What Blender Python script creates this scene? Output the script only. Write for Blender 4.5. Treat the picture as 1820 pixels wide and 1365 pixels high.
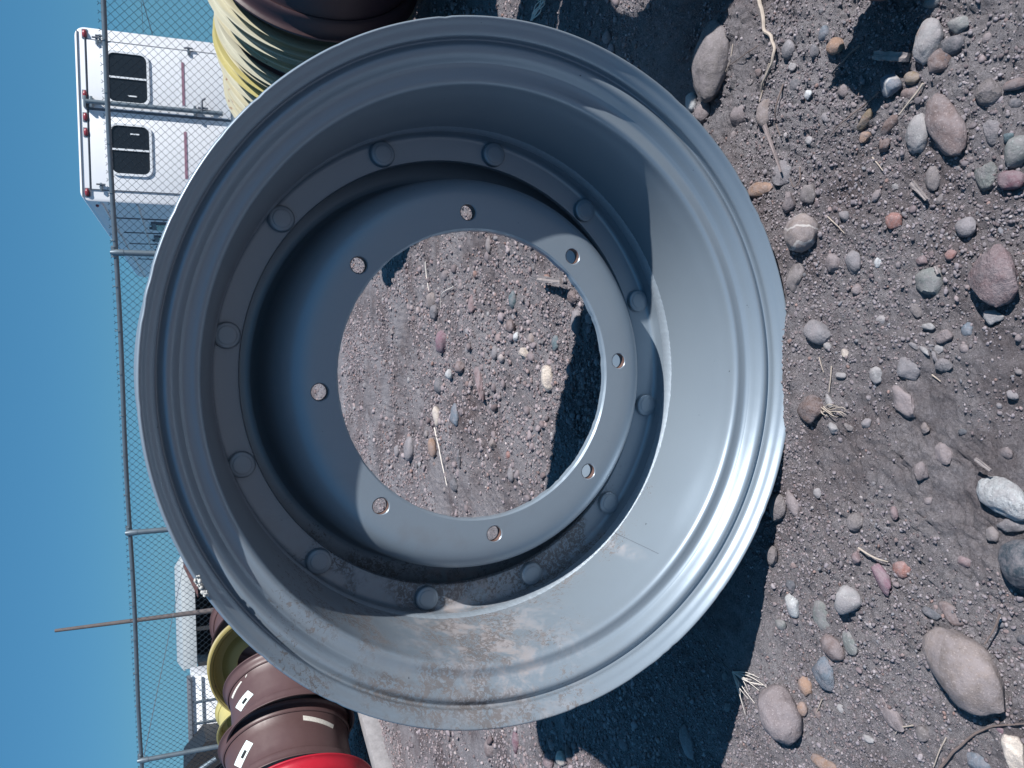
import bpy, bmesh, math, random
import numpy as np
from mathutils import Vector, Matrix, noise as mnoise
for o in list(bpy.data.objects): bpy.data.objects.remove(o)
scene = bpy.context.scene
C = scene.collection
PI = math.pi
# ------------------------------------------------------------------ camera
F = 1456.0
PITCH, ROLL = math.radians(22.2), math.radians(1.7)
R = 0.65                                   # radius of the big silver rim
fw = Vector((0, math.cos(PITCH), -math.sin(PITCH)))
dn0 = Vector((0, -math.sin(PITCH), -math.cos(PITCH))); rt0 = Vector((1, 0, 0))
rt = rt0*math.cos(ROLL) + dn0*math.sin(ROLL)
dn = dn0*math.cos(ROLL) - rt0*math.sin(ROLL)
def cam2w(v): return rt*v[0] + dn*v[1] + fw*v[2]
n_c = Vector((.032, -.467, 1)).normalized()
e1_c = Vector((0, 1, 0)).cross(n_c).normalized(); e2_c = n_c.cross(e1_c)
C_c = Vector((.019, .033, 2.322))*R
E1, E2, EN = cam2w(e1_c), cam2w(e2_c), cam2w(n_c)
low = min((cam2w(C_c) + (E1*math.cos(a) + E2*math.sin(a))*R).z for a in np.linspace(0, 6.28, 720))
CAMH = -low - 0.016                         # rim sunk 16 mm into the dirt
CAM = Vector((0, 0, CAMH))
cd = bpy.data.cameras.new('camera'); cam = bpy.data.objects.new('camera', cd); C.objects.link(cam)
M = Matrix((dn, rt, -fw)).transposed().to_4x4(); M.translation = CAM
cam.matrix_world = M
cd.sensor_width = 36; cd.lens = 36*F/1820; cd.clip_end = 8000; cd.clip_start = .02
scene.camera = cam
def ray(x, y): return cam2w(Vector((682.5 - y, x - 910, F))).normalized()
def at_z(x, y, z=0.0):
    d = ray(x, y); return CAM + d*((z - CAMH)/d.z)
def at_d(x, y, depth):
    d = ray(x, y); return CAM + d*(depth/d.dot(fw))
def depth_of(p): return (p - CAM).dot(fw)
# ------------------------------------------------------------------ world, sun, exposure
sun_travel = (E1*-1.57 + E2*1.885 + EN*1.0).normalized()
tosun = -sun_travel
el = math.asin(tosun.z); az = math.atan2(tosun.x, tosun.y)
w = bpy.data.worlds.new('World'); scene.world = w; w.use_nodes = True
wn = w.node_tree.nodes; wl = w.node_tree.links
bg = wn['Background']; sky = wn.new('ShaderNodeTexSky'); sky.sky_type = 'NISHITA'; sky.sun_disc = False
sky.sun_elevation = el; sky.sun_rotation = az; sky.air_density = 1.0; sky.dust_density = 0.0; sky.ozone_density = 2.5; sky.altitude = 800
tint = wn.new('ShaderNodeMix'); tint.data_type = 'RGBA'; tint.blend_type = 'MULTIPLY'; tint.inputs[0].default_value = 1
tint.inputs[7].default_value = (0.44, 0.80, 1.05, 1)
blu = wn.new('ShaderNodeMix'); blu.data_type = 'RGBA'; blu.inputs[0].default_value = .62; blu.inputs[7].default_value = (.85, 3.4, 6.3, 1)
tc = wn.new('ShaderNodeTexCoord'); sxyz = wn.new('ShaderNodeSeparateXYZ'); cxyz = wn.new('ShaderNodeCombineXYZ'); mx = wn.new('ShaderNodeMath'); mx.operation = 'MAXIMUM'; mx.inputs[1].default_value = .025
wl.new(tc.outputs['Generated'], sxyz.inputs[0]); wl.new(sxyz.outputs[0], cxyz.inputs[0]); wl.new(sxyz.outputs[1], cxyz.inputs[1]); wl.new(sxyz.outputs[2], mx.inputs[0]); wl.new(mx.outputs[0], cxyz.inputs[2]); wl.new(cxyz.outputs[0], sky.inputs[0])
wl.new(sky.outputs[0], tint.inputs[6]); wl.new(tint.outputs[2], blu.inputs[6]); wl.new(blu.outputs[2], bg.inputs[0]); bg.inputs[1].default_value = 0.053
sl = bpy.data.lights.new('sun', 'SUN'); sl.energy = 5.0; sl.angle = math.radians(.53); sl.color = (1, .965, .93)
so = bpy.data.objects.new('sun', sl); C.objects.link(so); so.rotation_euler = sun_travel.to_track_quat('-Z', 'Y').to_euler()
so.location = (3, -2, 6)
scene.view_settings.view_transform = 'Standard'; scene.view_settings.look = 'None'
scene.view_settings.exposure = 0.50; scene.view_settings.gamma = 1
# ------------------------------------------------------------------ helpers
def tag(o, label=None, cat=None, group=None, kind=None):
    if label: o['label'] = label
    if cat: o['category'] = cat
    if group: o['group'] = group
    if kind: o['kind'] = kind
    return o
def srgb(r, g, b):
    f = lambda c: c/12.92 if c <= .04045 else ((c+.055)/1.055)**2.4
    return (f(r/255), f(g/255), f(b/255))
def empty(name, loc=(0, 0, 0), mat=None):
    o = bpy.data.objects.new(name, None); C.objects.link(o); o.empty_display_size = .1
    if mat is not None: o.matrix_world = mat
    else: o.location = loc
    return o
def mk(name, me, mat=None, parent=None, smooth=False, sharp=None):
    if isinstance(me, bmesh.types.BMesh):
        b = me; me = bpy.data.meshes.new(name); b.to_mesh(me); b.free()
    o = bpy.data.objects.new(name, me); C.objects.link(o)
    if mat: me.materials.append(mat)
    if smooth or sharp is not None:
        me.polygons.foreach_set('use_smooth', [True]*len(me.polygons))
        if sharp is not None: me.set_sharp_from_angle(angle=math.radians(sharp))
    if parent: o.parent = parent
    return o
def np_mesh(name, V, Fc):
    me = bpy.data.meshes.new(name); V = np.asarray(V, np.float32); Fc = np.asarray(Fc, np.int32); k = Fc.shape[1]
    me.vertices.add(len(V)); me.vertices.foreach_set('co', V.ravel())
    me.loops.add(Fc.size); me.loops.foreach_set('vertex_index', Fc.ravel())
    me.polygons.add(len(Fc)); me.polygons.foreach_set('loop_start', np.arange(0, Fc.size, k, dtype=np.int32))
    me.update(calc_edges=True); return me
def lathe(prof, seg=192, closed=True, jit=None):
    """ring profile of (r, z) turned round local Z; closed profile gives a solid"""
    P = np.array(prof, float); n = len(P); th = np.linspace(0, 2*PI, seg, endpoint=False)
    V = np.zeros((n, seg, 3)); rr = P[:, :1]*np.ones((1, seg))
    if jit is not None: rr = rr + jit
    V[:, :, 0] = rr*np.cos(th); V[:, :, 1] = rr*np.sin(th); V[:, :, 2] = P[:, 1:2]
    idx = np.arange(n*seg).reshape(n, seg); m = n if closed else n-1
    A = idx[np.arange(m)]; B = idx[(np.arange(m)+1) % n]
    Fc = np.stack([A, np.roll(A, -1, 1), np.roll(B, -1, 1), B], -1).reshape(-1, 4)
    return V.reshape(-1, 3), Fc
def smooth_prof(pts, closed=False, k=4):
    """Catmull-Rom through profile points"""
    P = [np.array(q, float) for q in pts]; out = []; n = len(P)
    for i in range(n-1):
        p0 = P[max(i-1, 0)]; p1 = P[i]; p2 = P[i+1]; p3 = P[min(i+2, n-1)]
        for j in range(k):
            t = j/k; out.append(.5*((2*p1)+(-p0+p2)*t+(2*p0-5*p1+4*p2-p3)*t*t+(-p0+3*p1-3*p2+p3)*t**3))
    out.append(P[-1]); return out
def addbox(b, c, s, bev=0, rot=None):
    r = bmesh.ops.create_cube(b, size=1); vs = r['verts']
    for v in vs: v.co = Vector((v.co.x*s[0], v.co.y*s[1], v.co.z*s[2]))
    if bev:
        es = list({e for v in vs for e in v.link_edges})
        rr = bmesh.ops.bevel(b, geom=es, offset=bev, segments=2, affect='EDGES', profile=.6)
        vs = list({v for f in rr['faces'] for v in f.verts} | {v for v in vs if v.is_valid})
    m = Matrix.Translation(Vector(c)) @ (rot.to_4x4() if rot else Matrix())
    for v in vs: v.co = m @ v.co
def box(name, c, s, mat, parent=None, bev=0, rot=None):
    b = bmesh.new(); addbox(b, c, s, bev, rot); return mk(name, b, mat, parent, sharp=30 if bev else None)
def tube_np(path, rad, sides=6):
    P = np.array([tuple(p) for p in path], float); n = len(P)
    rad = np.ones(n)*rad if np.isscalar(rad) else np.array(rad)
    T = np.gradient(P, axis=0); T /= np.linalg.norm(T, axis=1)[:, None]+1e-12
    up = np.array([0.13, .31, .94]); V = []
    a = np.cross(T, up); a /= np.linalg.norm(a, axis=1)[:, None]+1e-9; bb = np.cross(T, a)
    th = np.linspace(0, 2*PI, sides, endpoint=False)
    V = P[:, None]+rad[:, None, None]*(np.cos(th)[None, :, None]*a[:, None]+np.sin(th)[None, :, None]*bb[:, None])
    idx = np.arange(n*sides).reshape(n, sides); A = idx[:-1]; B = idx[1:]
    Fc = np.stack([A, np.roll(A, -1, 1), np.roll(B, -1, 1), B], -1).reshape(-1, 4)
    cv = len(P)*sides
    V = np.vstack([V.reshape(-1, 3), P[:1], P[-1:]])
    caps = [[cv, idx[0, (i+1) % sides], idx[0, i], cv] for i in range(sides)]
    capt = [[idx[0, i], idx[0, (i+1) % sides], cv] for i in range(sides)], [[idx[-1, (i+1) % sides], idx[-1, i], cv+1] for i in range(sides)]
    return V, Fc, capt[0]+capt[1]
def tube(name, path, rad, mat, parent=None, sides=8):
    V, Fc, T = tube_np(path, rad, sides); me = bpy.data.meshes.new(name)
    me.from_pydata([tuple(v) for v in V], [], [tuple(map(int, f)) for f in Fc]+[tuple(map(int, f)) for f in T]); me.update()
    return mk(name, me, mat, parent, sharp=50)
def tubes(name, paths, rad, mat, parent=None, sides=6):
    VV = []; FF = []; off = 0
    for i, p in enumerate(paths):
        V, Fc, T = tube_np(p, rad[i] if isinstance(rad, list) else rad, sides); VV += [tuple(v) for v in V]
        FF += [tuple(int(k)+off for k in f) for f in Fc]+[tuple(int(k)+off for k in f) for f in T]; off += len(V)
    me = bpy.data.meshes.new(name); me.from_pydata(VV, [], FF); me.update()
    return mk(name, me, mat, parent, sharp=50)
# ------------------------------------------------------------------ materials
def newmat(name):
    m = bpy.data.materials.new(name); m.use_nodes = True; nt = m.node_tree
    return m, nt, nt.nodes['Principled BSDF']
def nd(nt, t, **k):
    n = nt.nodes.new(t)
    for a, v in k.items():
        if isinstance(a, str) and a.startswith('i_'):
            n.inputs[int(a[2:]) if a[2:].isdigit() else a[2:]].default_value = v
        else: setattr(n, a, v)
    return n
def coords(nt): return nd(nt, 'ShaderNodeTexCoord').outputs['Object']
def noise_n(nt, co, scale, detail=4, rough=.55, dist=0):
    n = nd(nt, 'ShaderNodeTexNoise'); n.inputs['Scale'].default_value = scale; n.inputs['Detail'].default_value = detail
    n.inputs['Roughness'].default_value = rough; n.inputs['Distortion'].default_value = dist; nt.links.new(co, n.inputs['Vector']); return n.outputs['Fac']
def ramp(nt, src, stops):
    r = nd(nt, 'ShaderNodeValToRGB'); e = r.color_ramp.elements
    while len(e) < len(stops): e.new(.5)
    for i, (p, c) in enumerate(stops):
        e[i].position = p; e[i].color = (*c, 1) if len(c) == 3 else c
    nt.links.new(src, r.inputs[0]); return r.outputs[0]
def rampf(nt, src, a, b):
    m = nd(nt, 'ShaderNodeMapRange'); m.interpolation_type = 'SMOOTHSTEP'; m.inputs[1].default_value = a; m.inputs[2].default_value = b
    nt.links.new(src, m.inputs[0]); return m.outputs[0]
def mathn(nt, op, a, b=None):
    m = nd(nt, 'ShaderNodeMath', operation=op)
    for i, q in enumerate((a, b)):
        if q is None: continue
        if isinstance(q, (int, float)): m.inputs[i].default_value = q
        else: nt.links.new(q, m.inputs[i])
    return m.outputs[0]
def mixc(nt, f, a, b, mode='MIX'):
    m = nd(nt, 'ShaderNodeMix', data_type='RGBA', blend_type=mode)
    for i, q in ((0, f), (6, a), (7, b)):
        if isinstance(q, (int, float)): m.inputs[i].default_value = q
        elif isinstance(q, tuple): m.inputs[i].default_value = (*q[:3], 1)
        else: nt.links.new(q, m.inputs[i])
    return m.outputs[2]
def bump(nt, p, h, strength=.3, dist=.01, prev=None):
    b = nd(nt, 'ShaderNodeBump'); b.inputs['Strength'].default_value = strength; b.inputs['Distance'].default_value = dist
    nt.links.new(h, b.inputs['Height'])
    if prev is not None: nt.links.new(prev, b.inputs['Normal'])
    nt.links.new(b.outputs[0], p.inputs['Normal']); return b.outputs[0]
def simple(name, col, rough=.5, metal=0, var=.15, scale=8, bmp=.1, bd=.003):
    m, nt, p = newmat(name); co = coords(nt)
    n = noise_n(nt, co, scale, 6, .6)
    c = mixc(nt, n, tuple(v*(1-var*1.6) for v in col), tuple(min(1, v*(1+var)) for v in col))
    nt.links.new(c, p.inputs['Base Color']); p.inputs['Roughness'].default_value = rough; p.inputs['Metallic'].default_value = metal
    if bmp: bump(nt, p, noise_n(nt, co, scale*9, 4), bmp, bd)
    return m
def scuffed(name, col, rust, rough=.5, amt=.62, scale=7, metal=0):
    """paint with scuffs, dust and rust patches"""
    m, nt, p = newmat(name); co = coords(nt)
    base = mixc(nt, noise_n(nt, co, 5, 5), tuple(v*.8 for v in col), tuple(min(1, v*1.15) for v in col))
    mp = nd(nt, 'ShaderNodeMapping'); mp.inputs['Scale'].default_value = (scale, scale, scale*5); nt.links.new(co, mp.inputs[0])
    scr = rampf(nt, noise_n(nt, mp.outputs[0], 1.4, 8, .7), .60, .75)
    base = mixc(nt, mathn(nt, 'MULTIPLY', scr, .35), base, tuple(min(1, v*1.6+.03) for v in col))
    pt = rampf(nt, noise_n(nt, co, scale, 8, .68), amt, amt+.05)
    nt.links.new(mixc(nt, pt, base, rust), p.inputs['Base Color'])
    r = mathn(nt, 'MULTIPLY_ADD', noise_n(nt, co, 20, 4), .25); r.node.inputs[2].default_value = rough-.12
    nt.links.new(r, p.inputs['Roughness']); p.inputs['Metallic'].default_value = metal
    bump(nt, p, noise_n(nt, co, 60, 5), .15, .002); return m
# silver rim paint --------------------------------------------------
def rim_paint():
    m, nt, p = newmat('silver_paint'); co = coords(nt); L = nt.links
    base = mixc(nt, noise_n(nt, co, 2.5, 4), (.235, .285, .338), (.262, .320, .376))
    fine = noise_n(nt, co, 700, 2, .5)
    base = mixc(nt, mathn(nt, 'MULTIPLY', rampf(nt, fine, .62, .75), .12), base, (.5, .6, .7))
    sep = nd(nt, 'ShaderNodeSeparateXYZ'); L.new(co, sep.inputs[0])
    def zone(ax, ay, r0, r1):
        a = mathn(nt, 'SUBTRACT', sep.outputs[0], ax*R); b = mathn(nt, 'SUBTRACT', sep.outputs[1], ay*R)
        d = mathn(nt, 'SQRT', mathn(nt, 'ADD', mathn(nt, 'MULTIPLY', a, a), mathn(nt, 'MULTIPLY', b, b)))
        q = nd(nt, 'ShaderNodeMapRange'); q.inputs[1].default_value = r0*R; q.inputs[2].default_value = r1*R
        q.inputs[3].default_value = 1; q.inputs[4].default_value = 0; L.new(d, q.inputs[0]); return q.outputs[0]
    # dusty film low on the left
    rad_ = mathn(nt, 'SQRT', mathn(nt, 'ADD', mathn(nt, 'MULTIPLY', sep.outputs[0], sep.outputs[0]), mathn(nt, 'MULTIPLY', sep.outputs[1], sep.outputs[1])))
    off_disc = rampf(nt, rad_, .66*R, .70*R)
    dz = mathn(nt, 'MULTIPLY', off_disc, mathn(nt, 'MAXIMUM', zone(-.78, -.02, .08, .34), mathn(nt, 'MAXIMUM', zone(-.60, .53, .0, .04), zone(-.90, .05, .0, .2))))
    dust = mathn(nt, 'MULTIPLY', dz, rampf(nt, noise_n(nt, co, 16, 9, .75, .4), .44, .60))
    base = mixc(nt, mathn(nt, 'MULTIPLY', dust, .62), base, (.29, .235, .22))
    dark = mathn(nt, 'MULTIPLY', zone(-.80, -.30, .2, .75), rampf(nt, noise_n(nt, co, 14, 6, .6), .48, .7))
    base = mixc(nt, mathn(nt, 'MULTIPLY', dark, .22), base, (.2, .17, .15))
    # peeled flecks: paint flaked off in ragged chips, showing primer
    wz = mathn(nt, 'MULTIPLY', off_disc, mathn(nt, 'MAXIMUM', zone(-.80, -.22, .22, .56), mathn(nt, 'MULTIPLY', zone(-.56, .36, .12, .42), mathn(nt, 'SUBTRACT', 1, rampf(nt, rad_, .80*R, .815*R)))))
    fl = noise_n(nt, co, 120, 6, .74, .8)
    th = mathn(nt, 'SUBTRACT', fl, mathn(nt, 'MULTIPLY', wz, .135))
    chips = nd(nt, 'ShaderNodeMapRange'); chips.inputs[1].default_value = .385; chips.inputs[2].default_value = .40
    chips.inputs[3].default_value = 1; chips.inputs[4].default_value = 0; L.new(th, chips.inputs[0])
    chips = mathn(nt, 'MULTIPLY', chips.outputs[0], rampf(nt, noise_n(nt, co, 11, 5, .6), .42, .56))
    chips = mathn(nt, 'MULTIPLY', chips, rampf(nt, wz, .02, .2))
    base = mixc(nt, mathn(nt, 'MULTIPLY', chips, .8), base, mixc(nt, noise_n(nt, co, 30, 3), (.055, .055, .06), (.17, .14, .13)))
    # tiny pits all over
    pit = rampf(nt, noise_n(nt, co, 90, 2, .4), .79, .82)
    base = mixc(nt, mathn(nt, 'MULTIPLY', pit, .8), base, (.03, .03, .035))
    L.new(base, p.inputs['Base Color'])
    met = mathn(nt, 'SUBTRACT', .38, mathn(nt, 'MULTIPLY', mathn(nt, 'MAXIMUM', dust, chips), .38)); L.new(met, p.inputs['Metallic'])
    ro = mathn(nt, 'ADD', mathn(nt, 'MULTIPLY', mathn(nt, 'MAXIMUM', dust, chips), .35), mathn(nt, 'ADD', .34, mathn(nt, 'MULTIPLY', noise_n(nt, co, 5, 4), .1)))
    L.new(ro, p.inputs['Roughness'])
    b1 = bump(nt, p, noise_n(nt, co, 480, 2), .05, .001)
    inv = mathn(nt, 'SUBTRACT', 1, chips); b2 = bump(nt, p, inv, .2, .0008, b1)
    bump(nt, p, noise_n(nt, co, 7, 3), .12, .008, b2)
    return m
SILVER = rim_paint()
RUSTY = simple('rusty_steel', (.16, .095, .08), .75, .1, .5, 40, .4, .002)
GALV = simple('galvanized_steel', (.20, .245, .28), .42, .6, .2, 14, .1)
WIRE = simple('fence_wire', (.04, .058, .075), .5, .5, .2, 14, 0)
WHITE = simple('white_panel', (.78, .80, .83), .35, 0, .04, 3, .02)
WHITE2 = simple('white_trim', (.74, .77, .8), .3, 0, .04, 6, 0)
GREYM = simple('grey_seal', (.12, .14, .17), .6, 0, .1, 6, 0)
GLASS = simple('dark_glass', (.012, .016, .022), .25, 0, .1, 3, 0)
REDL = simple('red_lens', (.24, .04, .055), .25, 0, .1, 9, 0)
REDT = simple('red_reflective_tape', (.30, .17, .22), .45, 0, .2, 19, 0)
TYRE = simple('tyre_rubber', (.02, .02, .022), .8, 0, .2, 19, .2)
BROWN = scuffed('brown_rim_paint', (.088, .050, .050), (.15, .10, .088), .45, .66)
BROWND = scuffed('dark_brown_rim_paint', (.05, .026, .03), (.10, .06, .05), .45, .7)
CREAM = scuffed('cream_rim_paint', (.43, .40, .28), (.20, .10, .075), .5, .645)
CREAM2 = scuffed('pale_cream_rim_paint', (.42, .41, .32), (.25, .16, .11), .5, .66)
YELL = scuffed('yellow_rim_paint', (.42, .37, .15), (.25, .13, .08), .5, .66)
OLIVE = scuffed('olive_rim_paint', (.24, .20, .07), (.16, .10, .06), .5, .66)
RED = scuffed('red_rim_paint', (.40, .012, .028), (.62, .10, .11), .36, .70)
PAPER = simple('sticker_paper', (.70, .82, .80), .5, 0, .05, 30, 0)
CHALK = simple('chalk_mark', (.62, .60, .55), .9, 0, .3, 90, 0)
BLACK = simple('black_paint', (.01, .01, .012), .6, 0, .2, 9, 0)
TIMBER = simple('grey_timber', (.30, .29, .30), .85, 0, .3, 30, .5, .004)
TWIG = simple('dry_twig', (.42, .36, .31), .85, 0, .3, 80, .4, .001)
TWIGD = simple('dark_twig', (.17, .13, .12), .85, 0, .3, 80, .4, .001)
STRAW = simple('bleached_straw', (.66, .61, .56), .8, 0, .15, 80, 0)
# ------------------------------------------------------------------ ground
rngn = np.random.default_rng(7)
_lat = rngn.random((256, 256))
def vnoise(x, y, s, o=0):
    x = np.asarray(x)*s+o*17.3+100; y = np.asarray(y)*s+o*9.7+100
    xi = np.floor(x).astype(int); yi = np.floor(y).astype(int); fx = x-xi; fy = y-yi
    fx = fx*fx*fx*(fx*(fx*6-15)+10); fy = fy*fy*fy*(fy*(fy*6-15)+10)
    g = lambda i, j: _lat[(xi+i) % 256, (yi+j) % 256]
    return (g(0, 0)*(1-fx)+g(1, 0)*fx)*(1-fy)+(g(0, 1)*(1-fx)+g(1, 1)*fx)*fy-.5
contact = CAM + cam2w(C_c) + E2*R
def height(x, y):
    x = np.asarray(x, float); y = np.asarray(y, float); d = np.hypot(x, y-1.4)
    h = .030*vnoise(x, y, 1.7, 1)+.018*vnoise(x, y, 4.2, 2)+.012*vnoise(x, y, 11, 3)
    det = np.clip(1.6-d/6, .0, 1)
    clod = np.clip(vnoise(x, y, 2.3, 9)*3+.2, 0, 1)
    h += det*(.0080*vnoise(x, y, 31, 4)+.0070*vnoise(x, y, 68, 5)+(.0055+.007*clod)*vnoise(x, y, 125, 6))
    # flatten round the rim's foot so that it sits in the dirt
    q = np.exp(-(((x-contact.x)/.42)**2+((y-contact.y-.12)/.26)**2))
    h = h*(1-.8*q)
    # little berm of dirt pushed up in front of the rim
    h += .012*np.exp(-(((x-contact.x-.02)/.17)**2+((y-contact.y+.028)/.02)**2))*(1+2.2*vnoise(x, y, 35, 8))
    h -= np.maximum(y-21, 0)*.060
    return h
def spaced(segs):
    out = []
    for a, b, st in segs: out += list(np.arange(a, b-1e-6, st))
    return np.array(out)
xs_p = spaced([(0, 1.5, .0075), (1.5, 3, .03), (3, 8, .15), (8, 30, 1.5), (30, 300, 30), (300, 3001, 300)])
xs = np.concatenate([-xs_p[::-1][:-1], xs_p])
ys = spaced([(-3000, -300, 300), (-300, -30, 30), (-30, -2, 1.5), (-2, .3, .1), (.3, 2.3, .0075), (2.3, 4.5, .012), (4.5, 9, .04), (9, 30, .5), (30, 300, 15), (300, 3001, 150)])
X, Y = np.meshgrid(xs, ys); Z = height(X, Y)
nx, ny = len(xs), len(ys); idx = np.arange(nx*ny).reshape(ny, nx)
Fg = np.stack([idx[:-1, :-1], idx[:-1, 1:], idx[1:, 1:], idx[1:, :-1]], -1).reshape(-1, 4)
def ground_mat():
    m, nt, p = newmat('stony_dirt'); co = coords(nt)
    big = noise_n(nt, co, 2.4, 8, .68, .1)
    c = ramp(nt, big, [(.30, (.094, .073, .076)), (.42, (.152, .134, .142)), (.52, (.216, .202, .216)), (.70, (.270, .260, .278))])
    fine = noise_n(nt, co, 160, 6, .75)
    c = mixc(nt, .55, c, ramp(nt, fine, [(.3, (.04, .03, .03)), (.5, (.5, .5, .5)), (.72, (1, .96, .98))]), 'SOFT_LIGHT')
    sp = rampf(nt, noise_n(nt, co, 330, 2, .5), .64, .70)
    c = mixc(nt, mathn(nt, 'MULTIPLY', sp, .5), c, (.36, .33, .33))
    nt.links.new(c, p.inputs['Base Color']); p.inputs['Roughness'].default_value = .95
    p.inputs['Specular IOR Level'].default_value = .15
    b = bump(nt, p, noise_n(nt, co, 150, 6, .7), .9, .009)
    bump(nt, p, noise_n(nt, co, 480, 4, .75), 1.0, .004, b)
    return m
GM = ground_mat()
g = mk('ground', np_mesh('ground', np.stack([X, Y, Z], -1).reshape(-1, 3), Fg), GM, smooth=True); g['kind'] = 'structure'
# gravel: uncountable grit (stuff) ------------------------------------
def ico(sub):
    b = bmesh.new(); bmesh.ops.create_icosphere(b, subdivisions=sub, radius=1)
    V = np.array([v.co[:] for v in b.verts]); Fc = np.array([[v.index for v in f.verts] for f in b.faces]); b.free(); return V, Fc
def rock_shape(V, rng, angular, npl=9):
    D = V/np.linalg.norm(V, axis=1)[:, None]
    N = rng.normal(size=(npl, 3)); N /= np.linalg.norm(N, axis=1)[:, None]; hh = rng.uniform(.58, .95, npl)
    dt = D@N.T; r = np.where(dt > .05, hh/np.maximum(dt, .05), 9).min(1); r = np.minimum(r, 1.08)
    return D*(1+(r-1)*angular)[:, None]
def grit(name, N, sub, smin, smax, region, label, seed, colv=1.0, nt_=10):
    rng = np.random.default_rng(seed); V0, F0 = ico(sub); T = []
    for k in range(nt_):
        q = rock_shape(V0, rng, rng.uniform(.75, 1.0)); q *= np.array([1, rng.uniform(.6, .95), rng.uniform(.45, .75)]); T.append(q)
    x0, x1, y0, y1 = region
    px = rng.uniform(x0, x1, N*2); py = y0+(y1-y0)*rng.random(N*2)**1.0
    keep = (vnoise(px, py, 2.6, 11)*1.3+vnoise(px, py, 9, 12)*.9+.62) > rng.random(N*2)*.9
    keep &= np.abs(px) < .78*py+.25
    px = px[keep][:N]; py = py[keep][:N]; n = len(px)
    s = smin*(smax/smin)**(rng.random(n)**1.9)
    an = rng.uniform(0, 2*PI, n); tl = rng.normal(0, .35, n); k = rng.integers(0, nt_, n)
    Vt = np.array(T)[k]*s[:, None, None]
    ct, st = np.cos(tl)[:, None], np.sin(tl)[:, None]; y_ = Vt[:, :, 1]*ct-Vt[:, :, 2]*st; z_ = Vt[:, :, 1]*st+Vt[:, :, 2]*ct
    ca, sa = np.cos(an)[:, None], np.sin(an)[:, None]; x_ = Vt[:, :, 0]*ca-y_*sa; y2 = Vt[:, :, 0]*sa+y_*ca
    zz = height(px, py)+s*rng.uniform(-.1, .35, n)
    VV = np.stack([x_+px[:, None], y2+py[:, None], z_+zz[:, None]], -1).reshape(-1, 3)
    FF = (F0[None]+(np.arange(n)*len(V0))[:, None, None]).reshape(-1, 3)
    me = np_mesh(name, VV, FF)
    pal = np.array([(.15, .13, .14), (.17, .15, .165), (.20, .18, .19), (.12, .09, .095), (.19, .15, .15), (.25, .22, .225), (.18, .125, .115), (.13, .14, .155), (.34, .31, .30), (.21, .12, .095), (.10, .09, .10)])
    pr = np.array([6, 6, 5, 4, 3, 2, .8, 1.2, .25, .3, 2]); pal = pal*.72+pal.mean(1, keepdims=True)*.28; pal = pal*.75+np.array([.165, .148, .155])*.25; ci = rng.choice(len(pal), n, p=pr/pr.sum())
    col = pal[ci]*rng.uniform(.85, 1.45, (n, 1))*colv*(np.array([.95, .94, .98]) if y0 < 1 else np.array([1.0, .945, .96]))
    cc = np.ones((n, len(V0), 4), np.float32); cc[:, :, :3] = col[:, None]
    at = me.color_attributes.new('grain_colour', 'FLOAT_COLOR', 'POINT'); at.data.foreach_set('color', cc.ravel())
    m, nt, p = newmat(name+'_mat'); a = nd(nt, 'ShaderNodeAttribute', attribute_name='grain_colour')
    c = mixc(nt, .5, a.outputs['Color'], ramp(nt, noise_n(nt, coords(nt), 220, 4, .7), [(.3, (.2, .2, .2)), (.7, (.85, .85, .85))]), 'SOFT_LIGHT')
    nt.links.new(c, p.inputs['Base Color']); p.inputs['Roughness'].default_value = .9; p.inputs['Specular IOR Level'].default_value = .2
    o = mk(name, me, m); tag(o, label, 'gravel', kind='stuff'); return o
grit('gravel', 130000, 1, .0016, .0055, (-1.6, 1.6, .55, 2.6), 'fine grey and brown grit strewn over the dirt nearest the camera', 3)
grit('gravel', 2200, 2, .0045, .0085, (-1.7, 1.7, .6, 2.9), 'small mixed gravel bits lying on the dirt in front of the silver rim', 4)
grit('gravel', 75000, 1, .004, .013, (-4.5, 4.5, 2.0, 6.5), 'coarse gravel covering the dirt behind the silver rim', 5, 1.14)
grit('gravel', 7000, 2, .009, .024, (-5, 5, 2.1, 8.5), 'scattered pebbly gravel further back toward the stacked rims', 6, 1.1)
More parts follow.
